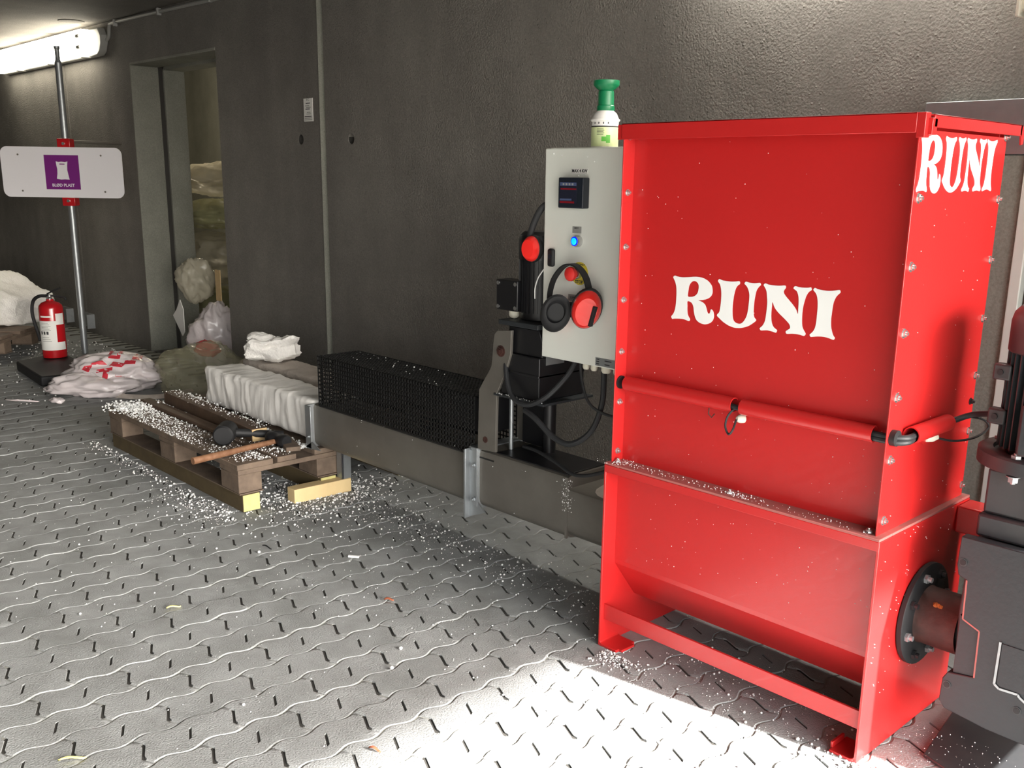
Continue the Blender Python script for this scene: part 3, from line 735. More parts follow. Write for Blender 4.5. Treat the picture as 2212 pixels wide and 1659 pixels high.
bl = build('pilot_light', MB().lathe([(.0155, 0), (.0155, .010), (.013, .014), (.0125, .016)], (-.980, YF, 1.041), 24, (0,-1,0)), M['bolt'], cab, label='lit blue push button in a chrome ring')
build('lens_rim', MB().lathe([(.0125, .012), (.0125, .0175), (.0095, .0185)], (-.980, YF, 1.041), 24, (0,-1,0)), M['blue_rim'], bl)
build('lens', MB().lathe([(.0096, .015), (.0096, .0185), (.007, .0205), (0, .021)], (-.980, YF, 1.041), 24, (0,-1,0)), M['blue_lamp'], bl)
lk = build('door_lock', XZ(-1.088, -1.064, .966, 1.016, 0, .012), M['rubber'], cab, bevel=.006, label='black oval door lock')
build('lock_cylinder', MB().cyl((-1.076, YF-.012, .995), (-1.076, YF-.0135, .995), .007, n=16), M['hmi'], lk)
es = build('stop_plate', MB().cyl((-.972, YF, .955), (-.972, YF-.0015, .955), .031, n=32), M['yellow'], cab, label='yellow stop plate')
text('lettering', 'STOP', .012, M['ink'], es, (-.972, YF-.0022, .932), (1,0,0), (0,0,1), bold=.0003)
text('lettering', 'EMERGENCY', .007, M['ink'], es, (-.972, YF-.0022, .979), (1,0,0), (0,0,1))
sb = build('stop_button', MB().lathe([(.013, .0), (.013, .012), (.010, .014), (.010, .022), (.018, .026), (.0195, .031), (.0185, .037), (.013, .041), (0, .043)], (-.976, YF, .955), 32, (0,-1,0)), M['stop'], cab, label='red mushroom emergency stop button')
build('button_collar', MB().lathe([(.0145, .002), (.0145, .013), (.0105, .015)], (-.976, YF, .955), 24, (0,-1,0)), M['bolt'], sb)
sw = build('main_switch', XZ(-1.00, -.955, .835, .876, 0, .02), M['rubber'], cab, bevel=.003, label='black main switch behind the ear muffs')
l2 = build('switch_label', XZ(-1.012, -.955, .878, .896, 0, .001), M['pvc'], cab)
text('lettering', 'SUPPLY', .009, M['ink'], l2, (-.99, YF-.0016, .887), (1,0,0), (0,0,1))
rp_ = build('rating_plate', XZ(-.904, -.824, .712, .734, 0, .001), M['galv'], cab)
for k in range(3): build('print_line', XZ(-.900, -.890, .7285-.0062*k, .731-.0062*k, .0009, .0013), M['ink'], rp_)
for z_, w_ in ((.7265, .024), (.7165, .018)): build('print_line', XZ(-.870, -.870+w_, z_, z_+.003, .0009, .0013), M['ink'], rp_)
for x, r in ((-.890, .013), (-.852, .009), (-.935, .009), (-.965, .009)):
    build('cable_gland', MB().lathe([(r, .0), (r*1.1, -.004), (r*1.1, -.014), (r*.8, -.02)], (x, YF+.03, .708), 12), M['gland'], cab)
# cables hanging under the cabinet, each its own thing
def cable(name, pts, r, label, m='cable', grp=None):
    b = pts[0]
    return solo(name, MB().tube(smoothpath(pts, 10), r, 10), M[m], b, label, 'cable', grp)
cable('motor_cable', [(-1.268,.178,.80), (-1.265,.165,.74), (-1.250,.130,.66), (-1.20,.105,.585), (-1.13,.10,.567), (-1.06,.110,.60), (-1.02,.15,.66), (-1.01,.18,.705)], .0075, 'thick black cable looping from the junction box under the grey cabinet')
cable('press_cable', [(-1.15,.115,.545), (-1.10,.11,.530), (-1.03,.115,.487), (-.97,.125,.478), (-.92,.15,.52), (-.90,.17,.60), (-.905,.18,.69)], .0085, 'thick black cable looping low below the cabinet')
cable('hopper_cable', [(-.845,.18,.70), (-.84,.17,.63), (-.81,.13,.57), (-.745,.10,.55)], .008, 'black cable dropping from the cabinet towards the left edge of the hopper')
cable('ground_cable', [(-1.24,.20,.40), (-1.15,.17,.41), (-1.05,.15,.40), (-.97,.14,.385), (-.90,.15,.40), (-.80,.18,.45), (-.73,.2,.50)], .0055, 'thin black cable lying along the extruder top beside the foam dust')
cable('thin_wire', [(-.985,.17,.70), (-.97,.16,.66), (-.93,.15,.60), (-.87,.16,.575), (-.80,.17,.58)], .004, 'thin black wire under the cabinet glands')
cable('seal_wire', [(-1.118,.150,.955), (-1.135,.145,.93), (-1.142,.14,.90), (-1.142,.14,.87)], .0018, 'thin white seal wire hanging left of the cabinet', 'white')

# eye wash bottle on the cabinet
ew = thing('eyewash_bottle', (-.958, .225, 1.286), 'green and white eyewash bottle standing on top of the grey cabinet', 'bottle')
bx, by = -.963, .215
build('bottle_body', MB().lathe([(.034, 1.286), (.036, 1.289), (.036, 1.352), (.0395, 1.356), (.0395, 1.359), (.036, 1.361), (.030, 1.374), (.022, 1.381), (.018, 1.384)], (bx, by, 0), 36), M['bottle'], ew)
build('bottle_label', MB().lathe([(.0365, 1.289), (.0366, 1.3385)], (bx, by, 0), 36), M['liquid'], ew)
build('label_line', MB().lathe([(.0368, 1.3385), (.0368, 1.3415)], (bx, by, 0), 36), M['rubber'], ew)
def curved_patch(x0, x1, z0, z1, r):
    mb = MB(); n_ = 6; V = []
    for zz in (z0, z1):
        for k in range(n_+1):
            t = x0+(x1-x0)*k/n_; V.append((bx+r*math.cos(t), by+r*math.sin(t), zz))
    return mb.add(V, [(k, k+1, n_+2+k, n_+1+k) for k in range(n_)])
build('label_emblem', curved_patch(-1.08, -.45, 1.302, 1.314, .0372), M['labgreen'], ew)
build('label_emblem', curved_patch(-.75, -.45, 1.298, 1.318, .0374), M['labgreen'], ew)
for k in range(5): build('label_print', curved_patch(-1.45, -.95+.06*(k % 2), 1.333-.0035*k, 1.3343-.0035*k, .0370), M['ink'], ew)
for k in range(4): build('label_print', curved_patch(-1.7+.35*k, -1.62+.35*k, 1.346, 1.351, .0370), M['ink'], ew)
build('eye_cup', MB().lathe([(.0225, 1.381), (.0235, 1.384), (.0235, 1.393), (.0215, 1.395), (.0210, 1.424), (.0205, 1.430), (.0185, 1.432), (.024, 1.436), (.033, 1.444), (.0345, 1.447), (.0345, 1.457), (.032, 1.458), (.028, 1.450), (0, 1.446)], (bx, by, 0), 32), M['green'], ew)

# ear muffs on the stop button
em = thing('ear_muffs', (-.976, .115, .96), 'red and black ear muffs hung over the emergency stop button on the cabinet front', 'ear muffs')
YM = .108
bandpts = smoothpath([(-1.045,YM,.842), (-1.052,YM,.885), (-1.040,YM,.93), (-1.015,YM,.962), (-.990,YM,.978), (-.965,YM,.981), (-.940,YM,.972), (-.918,YM,.950), (-.905,YM,.92), (-.893,YM,.89), (-.878,YM-.004,.865), (-.882,YM-.008,.845)], 6)
mb = MB(); V = []
for i, p in enumerate(bandpts):
    d = (bandpts[min(i+1, len(bandpts)-1)]-bandpts[max(i-1, 0)]).normalized()
    nrm = d.cross(Vector((0,1,0))).normalized(); hw = .0075+.004*math.sin(PI*i/(len(bandpts)-1))
    for a, b in ((1, 1), (-1, 1), (-1, -1), (1, -1)): V.append(p+nrm*.0022*a+Vector((0,1,0))*hw*b)
F = []
k_ = len(bandpts)
for i in range(k_-1):
    for q in range(4): F.append((i*4+q, i*4+(q+1) % 4, (i+1)*4+(q+1) % 4, (i+1)*4+q))
F += [(0,1,2,3), ((k_-1)*4+3, (k_-1)*4+2, (k_-1)*4+1, (k_-1)*4)]
build('headband', mb.add(V, F), M['rubber'], em, angle=50)
def cup(c, axis, tilt, side, sz=1.0):
    c = Vector(c); ax = Vector(axis).normalized(); up = Vector(tilt).normalized(); rt = ax.cross(up).normalized()
    def shell(prof):
        mb = MB(); n_ = 32; V = []
        for s_, h in prof:
            for k in range(n_):
                t = 2*PI*k/n_; V.append(c+ax*h*1.1+up*(.053*sz*s_*math.cos(t))+rt*(.039*sz*s_*math.sin(t)))
        m_ = len(prof)
        F = [(i*n_+k, i*n_+(k+1) % n_, (i+1)*n_+(k+1) % n_, (i+1)*n_+k) for i in range(m_-1) for k in range(n_)]
        F += [tuple(range(n_-1, -1, -1)), tuple((m_-1)*n_+k for k in range(n_))]
        return mb.add(V, F)
    o = build('ear_cup', shell([(.97, 0), (1, .004), (.94, .012), (.8, .020), (.72, .023), (0.1, .024)]), M['muff'], em, label='red ear cup shell')
    build('cushion', shell([(.52, -.003), (.60, -.006), (.64, -.017), (.68, -.020), (.85, -.021), (1.02, -.016), (1.08, -.008), (1.03, .002), (.9, .003)]), M['rubber'], o)
    build('liner', shell([(.58, -.0075), (.58, -.006), (.3, -.005)]), M['black'], o)
    return o
cup((-1.018, .098, .842), (-.62, .55, -.45), (.45, .0, .9), -1)
cup((-.905, .100, .868), (.62, -.70, -.2), (.28, .05, .95), 1)
build('slider', MB().obox((-.876, .094, .852), (.30, 0, .95), (0, 1, 0), (-.95, 0, .3), .028, .006, .004), M['rubber'], em, bevel=.001)
# second pair hanging at the cabinet's left side
e2 = thing('ear_muffs', (-1.16, .20, .98), 'second pair of red ear muffs hanging at the hidden left side of the cabinet', 'ear muffs')
em = e2
cup((-1.142, .125, 1.012), (.25, -.95, .0), (0, .0, 1), 1, .68)
bp2 = smoothpath([(-1.165,.13,1.02), (-1.155,.14,1.075), (-1.135,.15,1.12), (-1.122,.17,1.135), (-1.122,.20,1.12)], 6)
build('headband', MB().tube(bp2, .009, 8, rx=.35), M['rubber'], e2)
cup((-1.142, .27, 1.0), (-.25, .95, .0), (0, .0, 1), 1, .68)

# ---------------------------------------------------------------- pallet with timber, mallets and foam bale
def wobble(mb, amp, sc, seed=0):
    mb.v = [tuple(Vector(p)+noise.noise_vector(Vector(p)*sc+Vector((seed, 0, 0)))*amp) for p in mb.v]; return mb
def pallet(name, o, ax, label, n_boards=5, rail=True, grp=None):
    """origin o = near right corner, ax = unit vector along its length (away), width direction is 90 degrees clockwise of it"""
    p = thing(name, (o[0]+ax[0]*.6, o[1]+ax[1]*.6, 0), label, 'pallet', grp)
    ax = Vector((ax[0], ax[1], 0)); ay = Vector((ax[1], -ax[0], 0)); O = Vector((o[0], o[1], 0)); up = Vector((0,0,1))
    def bx_(a0, a1, b0, b1, z0, z1):
        c = O+ax*((a0+a1)/2)+ay*((b0+b1)/2)+up*((z0+z1)/2)
        return MB().obox(c, ax, ay, up, abs(a1-a0)/2, abs(b1-b0)/2, (z1-z0)/2)
    ys = [(0,.145), (.165,.245), (.325,.475), (.555,.635), (.655,.80)]
    for k, (a, b) in enumerate(ys):
        build('deck_board', bx_(random.uniform(0, .012), 1.2-random.uniform(0, .01), a, b, .160, .181), M['wood'], p, bevel=.002)
    for a in (0, .53, 1.055):
        build('cross_board', bx_(a+.002, a+.145, .003, .797, .141, .1595), M['wood'], p, bevel=.002)
    for a in (0, .53, 1.055):
        for b in (0, .33, .70):
            build('block', bx_(a+.004, a+.14, b+.004, b+.098, .071, .1405), M['wood'], p, bevel=.003)
    for b in (0, .33, .70):
        if rail:
            build('runner', bx_(-.004, 1.2, b+.012, b+.082, 0, .066), M['green_wood'], p, bevel=.002)
            build('runner_end', bx_(-.0055, -.004, b+.014, b+.080, .002, .064), M['green_end'], p)
        build('bottom_board', bx_(0, 1.2, b+.004, b+.10, .0665, .0705 if rail else .07), M['wood'], p)
    return p
near_pal = pallet('pallet', (-2.298, -.218), (-1, 0), 'weathered wooden pallet on greenish runners in front of the extruder outlet')
# lengths of timber on the pallet
def beam(name, p0, p1, w, h, m, label, endm=None, tilt=0):
    p0 = Vector(p0); p1 = Vector(p1); d = (p1-p0).normalized(); side = d.cross(Vector((0,0,1))).normalized(); up = side.cross(d)
    c = (p0+p1)/2; L = (p1-p0).length/2
    t = thing(name, (c.x, c.y, c.z-h/2), label, 'timber')
    build('beam', MB().obox(c, d, side, up, L, w/2, h/2), m, t, bevel=.002)
    if endm: build('sawn_end', MB().obox(p1+d*.0008, d, side, up, .001, w/2-.002, h/2-.002), endm, t)
    return t
beam('timber_beam', (-3.42, .045, .209), (-2.545, .010, .209), .066, .052, M['wood_dark'], 'long dark brown squared timber with pale sawn end, on the pallet beside the foam bale', M['wood_end'])
beam('timber_lath', (-3.50, -.045, .190), (-2.66, -.048, .190), .050, .016, M['wood_dark'], 'thin dark wooden slat lying along the pallet beside the long brown timber')
beam('timber_offcut', (-2.52, .09, .192), (-2.325, .03, .192), .055, .018, M['wood'], 'short flat board offcut near the pallet end')
beam('timber_block', (-2.285, -.012, .0275), (-2.275, .235, .0275), .055, .054, M['pine'], 'pale fresh pine block lying on the paving at the pallet end')
# sledge hammer with orange handle
h1 = thing('sledge_hammer', (-2.42, -.15, .182), 'hammer with worn orange handle overhanging the pallet edge', 'hammer')
build('handle', MB().tube(smoothpath([(-2.405,-.335,.196), (-2.415,-.20,.198), (-2.43,-.06,.200), (-2.435,.0,.202)], 6), [.013]*3+[.0115]*30, 12), M['handle'], h1) if False else build('handle', MB().cyl((-2.405,-.335,.197), (-2.437,.02,.203), .0135, .0105, 14), M['handle'], h1)
build('hammer_head', MB().lathe([(.022, -.055), (.025, -.050), (.025, -.02), (.020, -.012), (.020, .012), (.025, .02), (.025, .050), (.022, .055)], (-2.438,.030,.208), 24, (1, .12, 0)), M['blackiron'], h1)
h2 = thing('rubber_mallet', (-2.56, -.09, .182), 'black mallet with round face lying on the foam-dusted pallet boards', 'mallet')
build('mallet_head', MB().lathe([(.034, -.050), (.040, -.044), (.041, .0), (.040, .044), (.034, .050)], (-2.60,-.105,.224), 28, (.75, -.62, 0)), M['rubber'], h2)
build('handle', MB().cyl((-2.595,-.085,.224), (-2.50,.09,.205), .017, .014, 14), M['rubber'], h2)

def grid_block(x0, x1, y0, y1, z0, z1, nx, ny, nz):
    """box surface split into a fine grid so that it can be roughened"""
    mb = MB()
    def face(o, u, v, a, b):
        o = Vector(o); u = Vector(u); v = Vector(v)
        V = [o+u*(i/a)+v*(j/b) for j in range(b+1) for i in range(a+1)]
        mb.add(V, [(j*(a+1)+i, j*(a+1)+i+1, (j+1)*(a+1)+i+1, (j+1)*(a+1)+i) for j in range(b) for i in range(a)])
    X, Y, Z = x1-x0, y1-y0, z1-z0
    face((x0,y0,z0), (X,0,0), (0,0,Z), nx, nz); face((x0,y1,z0), (X,0,0), (0,0,Z), nx, nz)
    face((x0,y0,z0), (X,0,0), (0,Y,0), nx, ny); face((x0,y0,z1), (X,0,0), (0,Y,0), nx, ny)
    face((x0,y0,z0), (0,Y,0), (0,0,Z), ny, nz); face((x1,y0,z0), (0,Y,0), (0,0,Z), ny, nz)
    return mb
def welded(name, mb, m, base, label, cat, group=None, angle=60):
    me = mb.mesh(name, base)
    bm = bmesh.new(); bm.from_mesh(me); bmesh.ops.remove_doubles(bm, verts=bm.verts, dist=1e-4); bmesh.ops.recalc_face_normals(bm, faces=bm.faces); bm.to_mesh(me); bm.free()
    o = D.objects.new(name, me); COL.objects.link(o); o.location = base
    finish(o, m, 0, True, angle); return tag(o, label, cat, group)
def rounded(p, x0, x1, y0, y1, z0, z1, r):
    q = Vector((min(max(p[0], x0+r), x1-r), min(max(p[1], y0+r), y1-r), min(max(p[2], z0+r), z1-r)))
    d = Vector(p)-q
    return q + (d.normalized()*r if d.length > r else d)
def foam_bale(x0, x1, y0, y1, z0, z1, seed, wrap=True, rough=.006):
    mb = grid_block(x0, x1, y0, y1, z0, z1, max(8, int((x1-x0)/.018)), max(6, int((y1-y0)/.018)), max(6, int((z1-z0)/.018)))
    out = []
    for p in mb.v:
        q = rounded(p, x0, x1, y0, y1, z0, z1, .022)
        e = noise.noise_vector(q*14+Vector((seed,0,0)))*rough + noise.noise_vector(q*45+Vector((seed,3,0)))*rough*.5
        if wrap:
            s_ = q.x*1.0+ (q.z-z0)*.35
            e += Vector((0, -1 if q.y < (y0+y1)/2 else 1, .8 if q.z > (z0+z1)/2 else 0))*(.0035*max(0, math.sin(s_*75+2.5*noise.noise(q*5)))**6)
        q = q+e
        # broken far end
        if q.x < x0+.06: q.x += .035*noise.noise(Vector((q.y*16, q.z*16, seed)))+.02*(1-(q.z-z0)/(z1-z0))*0
        out.append(tuple(q))
    mb.v = out; return mb
M['wrap'] = mat('film_wrapped_foam', (250, 247, 242), .45, var=.10, vscale=30, dark=(222, 214, 206), coat=.2)
_n = M['wrap'].node_tree.nodes; _l = M['wrap'].node_tree.links
_g = _n.new('ShaderNodeNewGeometry'); _w = _n.new('ShaderNodeTexWave'); _w.inputs['Scale'].default_value = 6; _w.inputs['Distortion'].default_value = 9; _w.inputs['Detail'].default_value = 4; _w.inputs['Detail Scale'].default_value = 1.6
_m = _n.new('ShaderNodeMapping'); _m.inputs['Rotation'].default_value = (0, .35, 0); _m.inputs['Scale'].default_value = (1, .5, .3)
_b = _n.new('ShaderNodeBump'); _b.inputs['Strength'].default_value = .22; _b.inputs['Distance'].default_value = .006
_l.new(_g.outputs['Position'], _m.inputs['Vector']); _l.new(_m.outputs[0], _w.inputs['Vector']); _l.new(_w.outputs['Fac'], _b.inputs['Height']); _l.new(_b.outputs[0], _n['Principled BSDF'].inputs['Normal'])
bale = welded('foam_bale', foam_bale(-3.255, -2.346, .130, .310, .198, .362, 3), M['wrap'], (-2.78, .22, .198), 'long white film-wrapped foam bale coming out of the extruder channel', 'foam block')
welded('foam_bale', foam_bale(-3.38, -2.36, .385, .56, .185, .355, 9), M['foam_dirty'], (-2.9, .47, .185), 'greyish foam bale lying behind the wrapped white bale', 'foam block')
# jagged foam chunk
def chunk(c, sx, sy, sz, seed, rot_=0.0, n_=22, jag=.25):
    mb = MB(); V = []
    for j in range(n_+1):
        ph = PI*j/n_
        for i in range(n_*2):
            t = 2*PI*i/(n_*2)
            d = Vector((math.sin(ph)*math.cos(t), math.sin(ph)*math.sin(t), math.cos(ph)))
            k = 1/max(abs(d.x)**6+abs(d.y)**6+abs(d.z)**6, 1e-6)**(1/6)
            r = k*(1+jag*noise.noise(d*2.1+Vector((seed,0,0)))+.08*noise.noise(d*9+Vector((seed,1,0)))+.05*noise.noise(d*22+Vector((seed,2,0))))
            p = Vector((d.x*sx*r, d.y*sy*r, d.z*sz*r)); q = Vector((p.x*math.cos(rot_)-p.y*math.sin(rot_), p.x*math.sin(rot_)+p.y*math.cos(rot_), p.z))
            V.append(Vector(c)+q)
    N = n_*2
    F = [(j*N+i, j*N+(i+1) % N, (j+1)*N+(i+1) % N, (j+1)*N+i) for j in range(n_) for i in range(N)]
    return mb.add(V, F)
ck = chunk((-3.19,.44,.415), .112, .064, .050, 5, .8, 26, .28)
ck.v = [(x+(z-.415)*.35, y, z+.26*abs(x+3.19)*(1 if z > .41 else .0)+.015*noise.noise(Vector((x*30,y*30,1)))*(z > .43)) for x, y, z in ck.v]
welded('foam_chunk', ck, M['foam'], (-3.19,.44,.36), 'broken white foam chunk with jagged top, perched on the bales', 'foam block', angle=25)

# ---------------------------------------------------------------- far left: pallet with foam, extinguisher, sign post
ang = Vector((.735, -.678, 0))
leftp = pallet('pallet', (-5.63, -.18), (-.678, -.735), 'wooden pallet under the foam block at the left edge', rail=False)
for ch in leftp.children: pass
fb = grid_block(-.75, .0, -.34, .34, 0, .33, 40, 34, 18)
out = []
for p in fb.v:
    q = rounded(p, -.75, 0, -.34, .34, 0, .33, .05)
    q.z -= max(0, (q.x+.38))*.38*(q.z/.33)
    q += noise.noise_vector(q*7)*.022+noise.noise_vector(q*26)*.010+noise.noise_vector(q*60)*.005
    q.z = max(q.z, .0)
    x, y = q.x, q.y; c_, s_ = .9, .43
    out.append((-6.30+x*c_+y*s_*1.0, .28+x*s_-y*c_, q.z+.183))
fb.v = out
welded('foam_pile', fb, M['foam'], (-6.6, .12, .183), 'rough white foam block on the pallet at the left edge of the picture', 'foam block', angle=40)

rb_ = solo('rubber_base_block', MB().prism([(-5.62,.03), (-5.02,-.02), (-5.00,.24), (-5.10,.30), (-5.80,.37)], 'xy', 0, .06), M['rubber'], (-5.3, .17, 0), 'flat black rubber foot block on the floor under the fire extinguisher', 'base', bevel=.01)
fe = thing('fire_extinguisher', (-5.61, .262, .06), 'red fire extinguisher with black hose standing beside the sign post', 'extinguisher')
ex, ey = -5.61, .262
build('cylinder', MB().lathe([(.060, .062), (.071, .066), (.072, .075), (.072, .375), (.068, .392), (.052, .408), (.030, .417), (.022, .420), (.022, .430)], (ex, ey, 0), 40), M['ext'], fe)
def arc_patch(cx, cy, r, a0, a1, z0, z1, n_=14):
    V = [(cx+r*math.cos(a0+(a1-a0)*k/n_), cy+r*math.sin(a0+(a1-a0)*k/n_), z) for z in (z0, z1) for k in range(n_+1)]
    return MB().add(V, [(k, k+1, n_+2+k, n_+1+k) for k in range(n_)])
vd = math.atan2(-1.81-ey, .84-ex)   # towards the camera side
build('instruction_label', arc_patch(ex, ey, .0727, vd-1.75, vd+.30, .115, .300), M['label'], fe)
build('instruction_label', arc_patch(ex, ey, .0727, vd+.30, vd+1.1, .275, .345), M['label'], fe)
build('instruction_label', arc_patch(ex, ey, .0727, vd+.30, vd+1.1, .115, .165), M['label'], fe)
for k in range(3): build('pictogram', arc_patch(ex, ey, .0730, vd-1.1+.28*k, vd-.92+.28*k, .215, .235, 3), M['ink'], fe)
for k in range(9): build('label_print', arc_patch(ex, ey, .0730, vd-1.0, vd-.35+.1*(k % 3), .285-.009*k if k < 6 else .195-.012*(k-6), .2875-.009*k if k < 6 else .198-.012*(k-6), 5), M['pvc'], fe)
build('label_print', arc_patch(ex, ey, .0730, vd-1.0, vd+.0, .322, .332, 6), M['label'], fe)
build('valve', MB().cyl((ex, ey, .425), (ex, ey, .455), .012, n=14).cyl((ex, ey, .44), (ex+.02, ey-.02, .44), .008, n=10), M['bolt'], fe)
build('carry_handle', MB().tube(smoothpath([(ex-.02,ey-.015,.455), (ex+.02,ey+.03,.448), (ex+.055,ey+.07,.440), (ex+.062,ey+.076,.425)], 6), .006, 8), M['rubber'], fe)
build('squeeze_lever', MB().tube(smoothpath([(ex-.01,ey-.01,.462), (ex+.02,ey+.025,.485), (ex+.045,ey+.055,.500)], 5), .005, 8), M['rubber'], fe)
build('hose', MB().tube(smoothpath([(ex-.01,ey-.012,.450), (ex-.04,ey-.05,.447), (ex-.075,ey-.075,.415), (ex-.085,ey-.085,.35), (ex-.075,ey-.08,.28), (ex-.05,ey-.072,.21), (ex-.03,ey-.072,.17)], 8), .0105, 10), M['rubber'], fe)

sp = thing('sign_post', (-5.98, .576, 0), 'grey steel post carrying a white sign with a purple square, left of the door opening', 'sign')
build('pole', MB().cyl((-5.98,.576,0), (-5.98,.576,1.885), .0215, n=24), M['galv'], sp)
build('pole_top', MB().lathe([(.0215, 1.885), (.016, 1.90), (.014, 1.905), (.014, 1.965), (.018, 1.97), (.018, 1.985)], (-5.98,.576,0), 20), M['galv'], sp)
rx = Vector((.689, .724, 0)).normalized(); nrm = Vector((.724, -.689, 0)).normalized(); cs = Vector((-5.995, .560, 1.203))+nrm*.034
def round_rect(w_, h_, r, n_=6):
    P_ = []
    for (cx, cy, a) in ((w_-r, h_-r, 0), (-w_+r, h_-r, PI/2), (-w_+r, -h_+r, PI), (w_-r, -h_+r, 1.5*PI)):
        for k in range(n_+1): P_.append((cx+r*math.cos(a+PI/2*k/n_), cy+r*math.sin(a+PI/2*k/n_)))
    return P_
sg = flat_shape('sign_board', [round_rect(.395, .160, .045)], .006, M['sign'], sp, lambda u, v, w_: cs+rx*u+Vector((0,0,v))+nrm*w_)
flat_shape('purple_square', [[(-.112,-.108), (.112,-.108), (.112,.110), (-.112,.110)]], .001, M['purple'], sg, lambda u, v, w_: cs+rx*u+Vector((0,0,v))+nrm*(.0036+w_))
bagl = [(-.036,.070), (-.020,.066), (0,.068), (.024,.066), (.040,.070), (.036,.045), (.034,.015), (.038,-.010), (.044,-.045), (.015,-.043), (-.010,-.045), (-.038,-.040), (-.032,-.008), (-.030,.02), (-.034,.045)]
flat_shape('bag_symbol', [bagl, [(-.014,.050), (.020,.050), (.020,.056), (-.014,.056)]], .001, M['sign'], sg, lambda u, v, w_: cs+rx*u+Vector((0,0,v))+nrm*(.0048+w_))
text('lettering', 'BLØD PLAST', .026, M['sign'], sg, cs+nrm*.0046+Vector((0,0,-.082)), rx, (0,0,1), bold=.0006)
for u, v in ((-.28,.11), (.26,.11), (-.27,-.12), (.27,-.12)):
    p = cs+rx*u+Vector((0,0,v)); build('rivet', MB().cyl(p+nrm*.002, p+nrm*.0055, .006, n=12), M['steel'], sp)
for z in (1.385, 1.022):
    c = Vector((-5.98,.576,z))
    build('clamp', MB().obox(c, rx, nrm, (0,0,1), .042, .034, .032), M['ext'], sp, bevel=.003)
    build('bolt', MB().cyl(c+nrm*.034, c+nrm*.042, .010, n=6), M['bolt'], sp)
build('wall_arm', MB().cyl((-5.98,.60,1.40), (-6.02,.955,1.40), .010, n=12), M['steel'], sp)
for k, x in enumerate((-7.34, -6.90)):
    wp = solo('wall_plate', MB().box(x-.10, x+.10, .945, .958, .04, .148).box(x+.085, x+.10, .90, .945, .04, .148).cyl((x, .945, .10), (x, .932, .10), .016, n=6), M['galv'], (x, .95, .04),
              ('left' if k == 0 else 'right')+' one of two small steel plates bolted low on the wall beside the sign post', 'plate', 'steel plates low on the wall')

# ---------------------------------------------------------------- lamp, cable, wall label
def tube_lamp(dx, label, y0=0.0, dz=0.0, m='tubelight'):
    lf = thing('tube_lamp', (-7.2+dx, .9+y0, 1.98+dz), label, 'lamp', 'tube lamps on the wall under the ceiling')
    def P(x0, pts): return [(x+dx, z+dz) for x, z in pts]
    build('housing', MB().prism(P(0, [(-8.22,2.00), (-8.18,1.975), (-6.18,1.975), (-6.13,2.00), (-6.10,2.05), (-6.10,2.10), (-6.14,2.150), (-8.2,2.150)]), 'xz', .905, .957), M['pvc'], lf, bevel=.008)
    build('diffuser', MB().prism(P(0, [(-8.20,2.01), (-8.16,1.980), (-6.275,1.980), (-6.25,2.00), (-6.25,2.13), (-6.275,2.145), (-8.16,2.145), (-8.20,2.12)]), 'xz', .835, .905), M[m], lf, bevel=.01)
    for x in (-6.34, -7.0, -7.7):
        for z in (1.975, 2.148): build('clip', MB().box(x-.02+dx, x+.02+dx, .86, .925, z-.006+dz, z+.006+dz), M['pvc'], lf, bevel=.002)
    for z in (2.03, 2.10): build('tube_cap', MB().cyl((-6.32+dx,.834,z+dz), (-6.27+dx,.834,z+dz), .014, n=14), M['pvc'], lf)
tube_lamp(0, 'long twin tube lamp glowing on the wall below the ceiling, above the sign post')
tube_lamp(7.05, 'twin tube lamp on the wall under the ceiling above the red hopper', dz=-.06, m='tubelight_hopper')
wc = thing('wall_cable', (-5.2, .94, 2.16), 'grey cable clipped along the top of the wall, running to the tube lamp', 'cable')
build('cable', MB().tube(smoothpath([(-6.12,.945,2.06), (-6.07,.95,2.09), (-6.045,.95,2.15), (-5.99,.95,2.168), (-5.6,.95,2.166), (-5.3,.95,2.162), (-4.9,.95,2.158), (-4.4,.95,2.150), (-3.8,.95,2.150), (-2.0,.95,2.15)], 8), .0115, 10), M['pvc'], wc)
for x in (-5.94, -5.27, -4.6, -3.9, -3.2):
    build('clip', MB().box(x-.010, x+.010, .933, .959, 2.140, 2.182), M['pvc'], wc, bevel=.002)
cl = solo('ceiling_plug', MB().lathe([(.085, 0), (.08, -.006), (.05, -.008), (0, -.004)], (-6.25,.78,2.186), 20), M['ceil'], (-6.25,.78,2.18), 'shallow round patch in the ceiling above the tube lamp', 'patch')
wl = thing('wall_label', (-3.634, .955, 1.47), 'narrow printed paper label stuck on the wall left of the panel joint', 'label')
build('paper', MB().box(-3.676, -3.592, .9565, .959, 1.472, 1.584), M['label'], wl)
text('lettering', 'E C', .016, M['ink'], wl, (-3.634, .956, 1.576), (1,0,0), (0,0,1))
for k, (a, b, z) in enumerate(((-.020,.020,1.560), (-.026,.010,1.548), (-.018,.024,1.540), (-.024,.016,1.532), (-.012,.022,1.516), (-.016,.026,1.508), (-.034,.030,1.496), (-.034,.034,1.488), (-.036,.036,1.480))):
    build('print_line', MB().box(-3.634+a, -3.634+b, .9555, .9562, z-.0018, z+.0018), M['ink'] if k % 3 == 0 else M['pvc'], wl)

# object at the upper right corner: end of a cream ribbed cable duct on the wall
du = thing('cable_duct', (.1, .91, 1.62), 'cream ribbed duct end high on the wall at the upper right corner', 'duct')
build('duct', MB().box(-.185, .6, .87, .958, 1.625, 1.72), M['gland'], du, bevel=.006)
for k in range(4): build('rib', MB().box(-.19+.03*k, -.18+.03*k, .86, .958, 1.612, 1.73), M['gland'], du, bevel=.003)

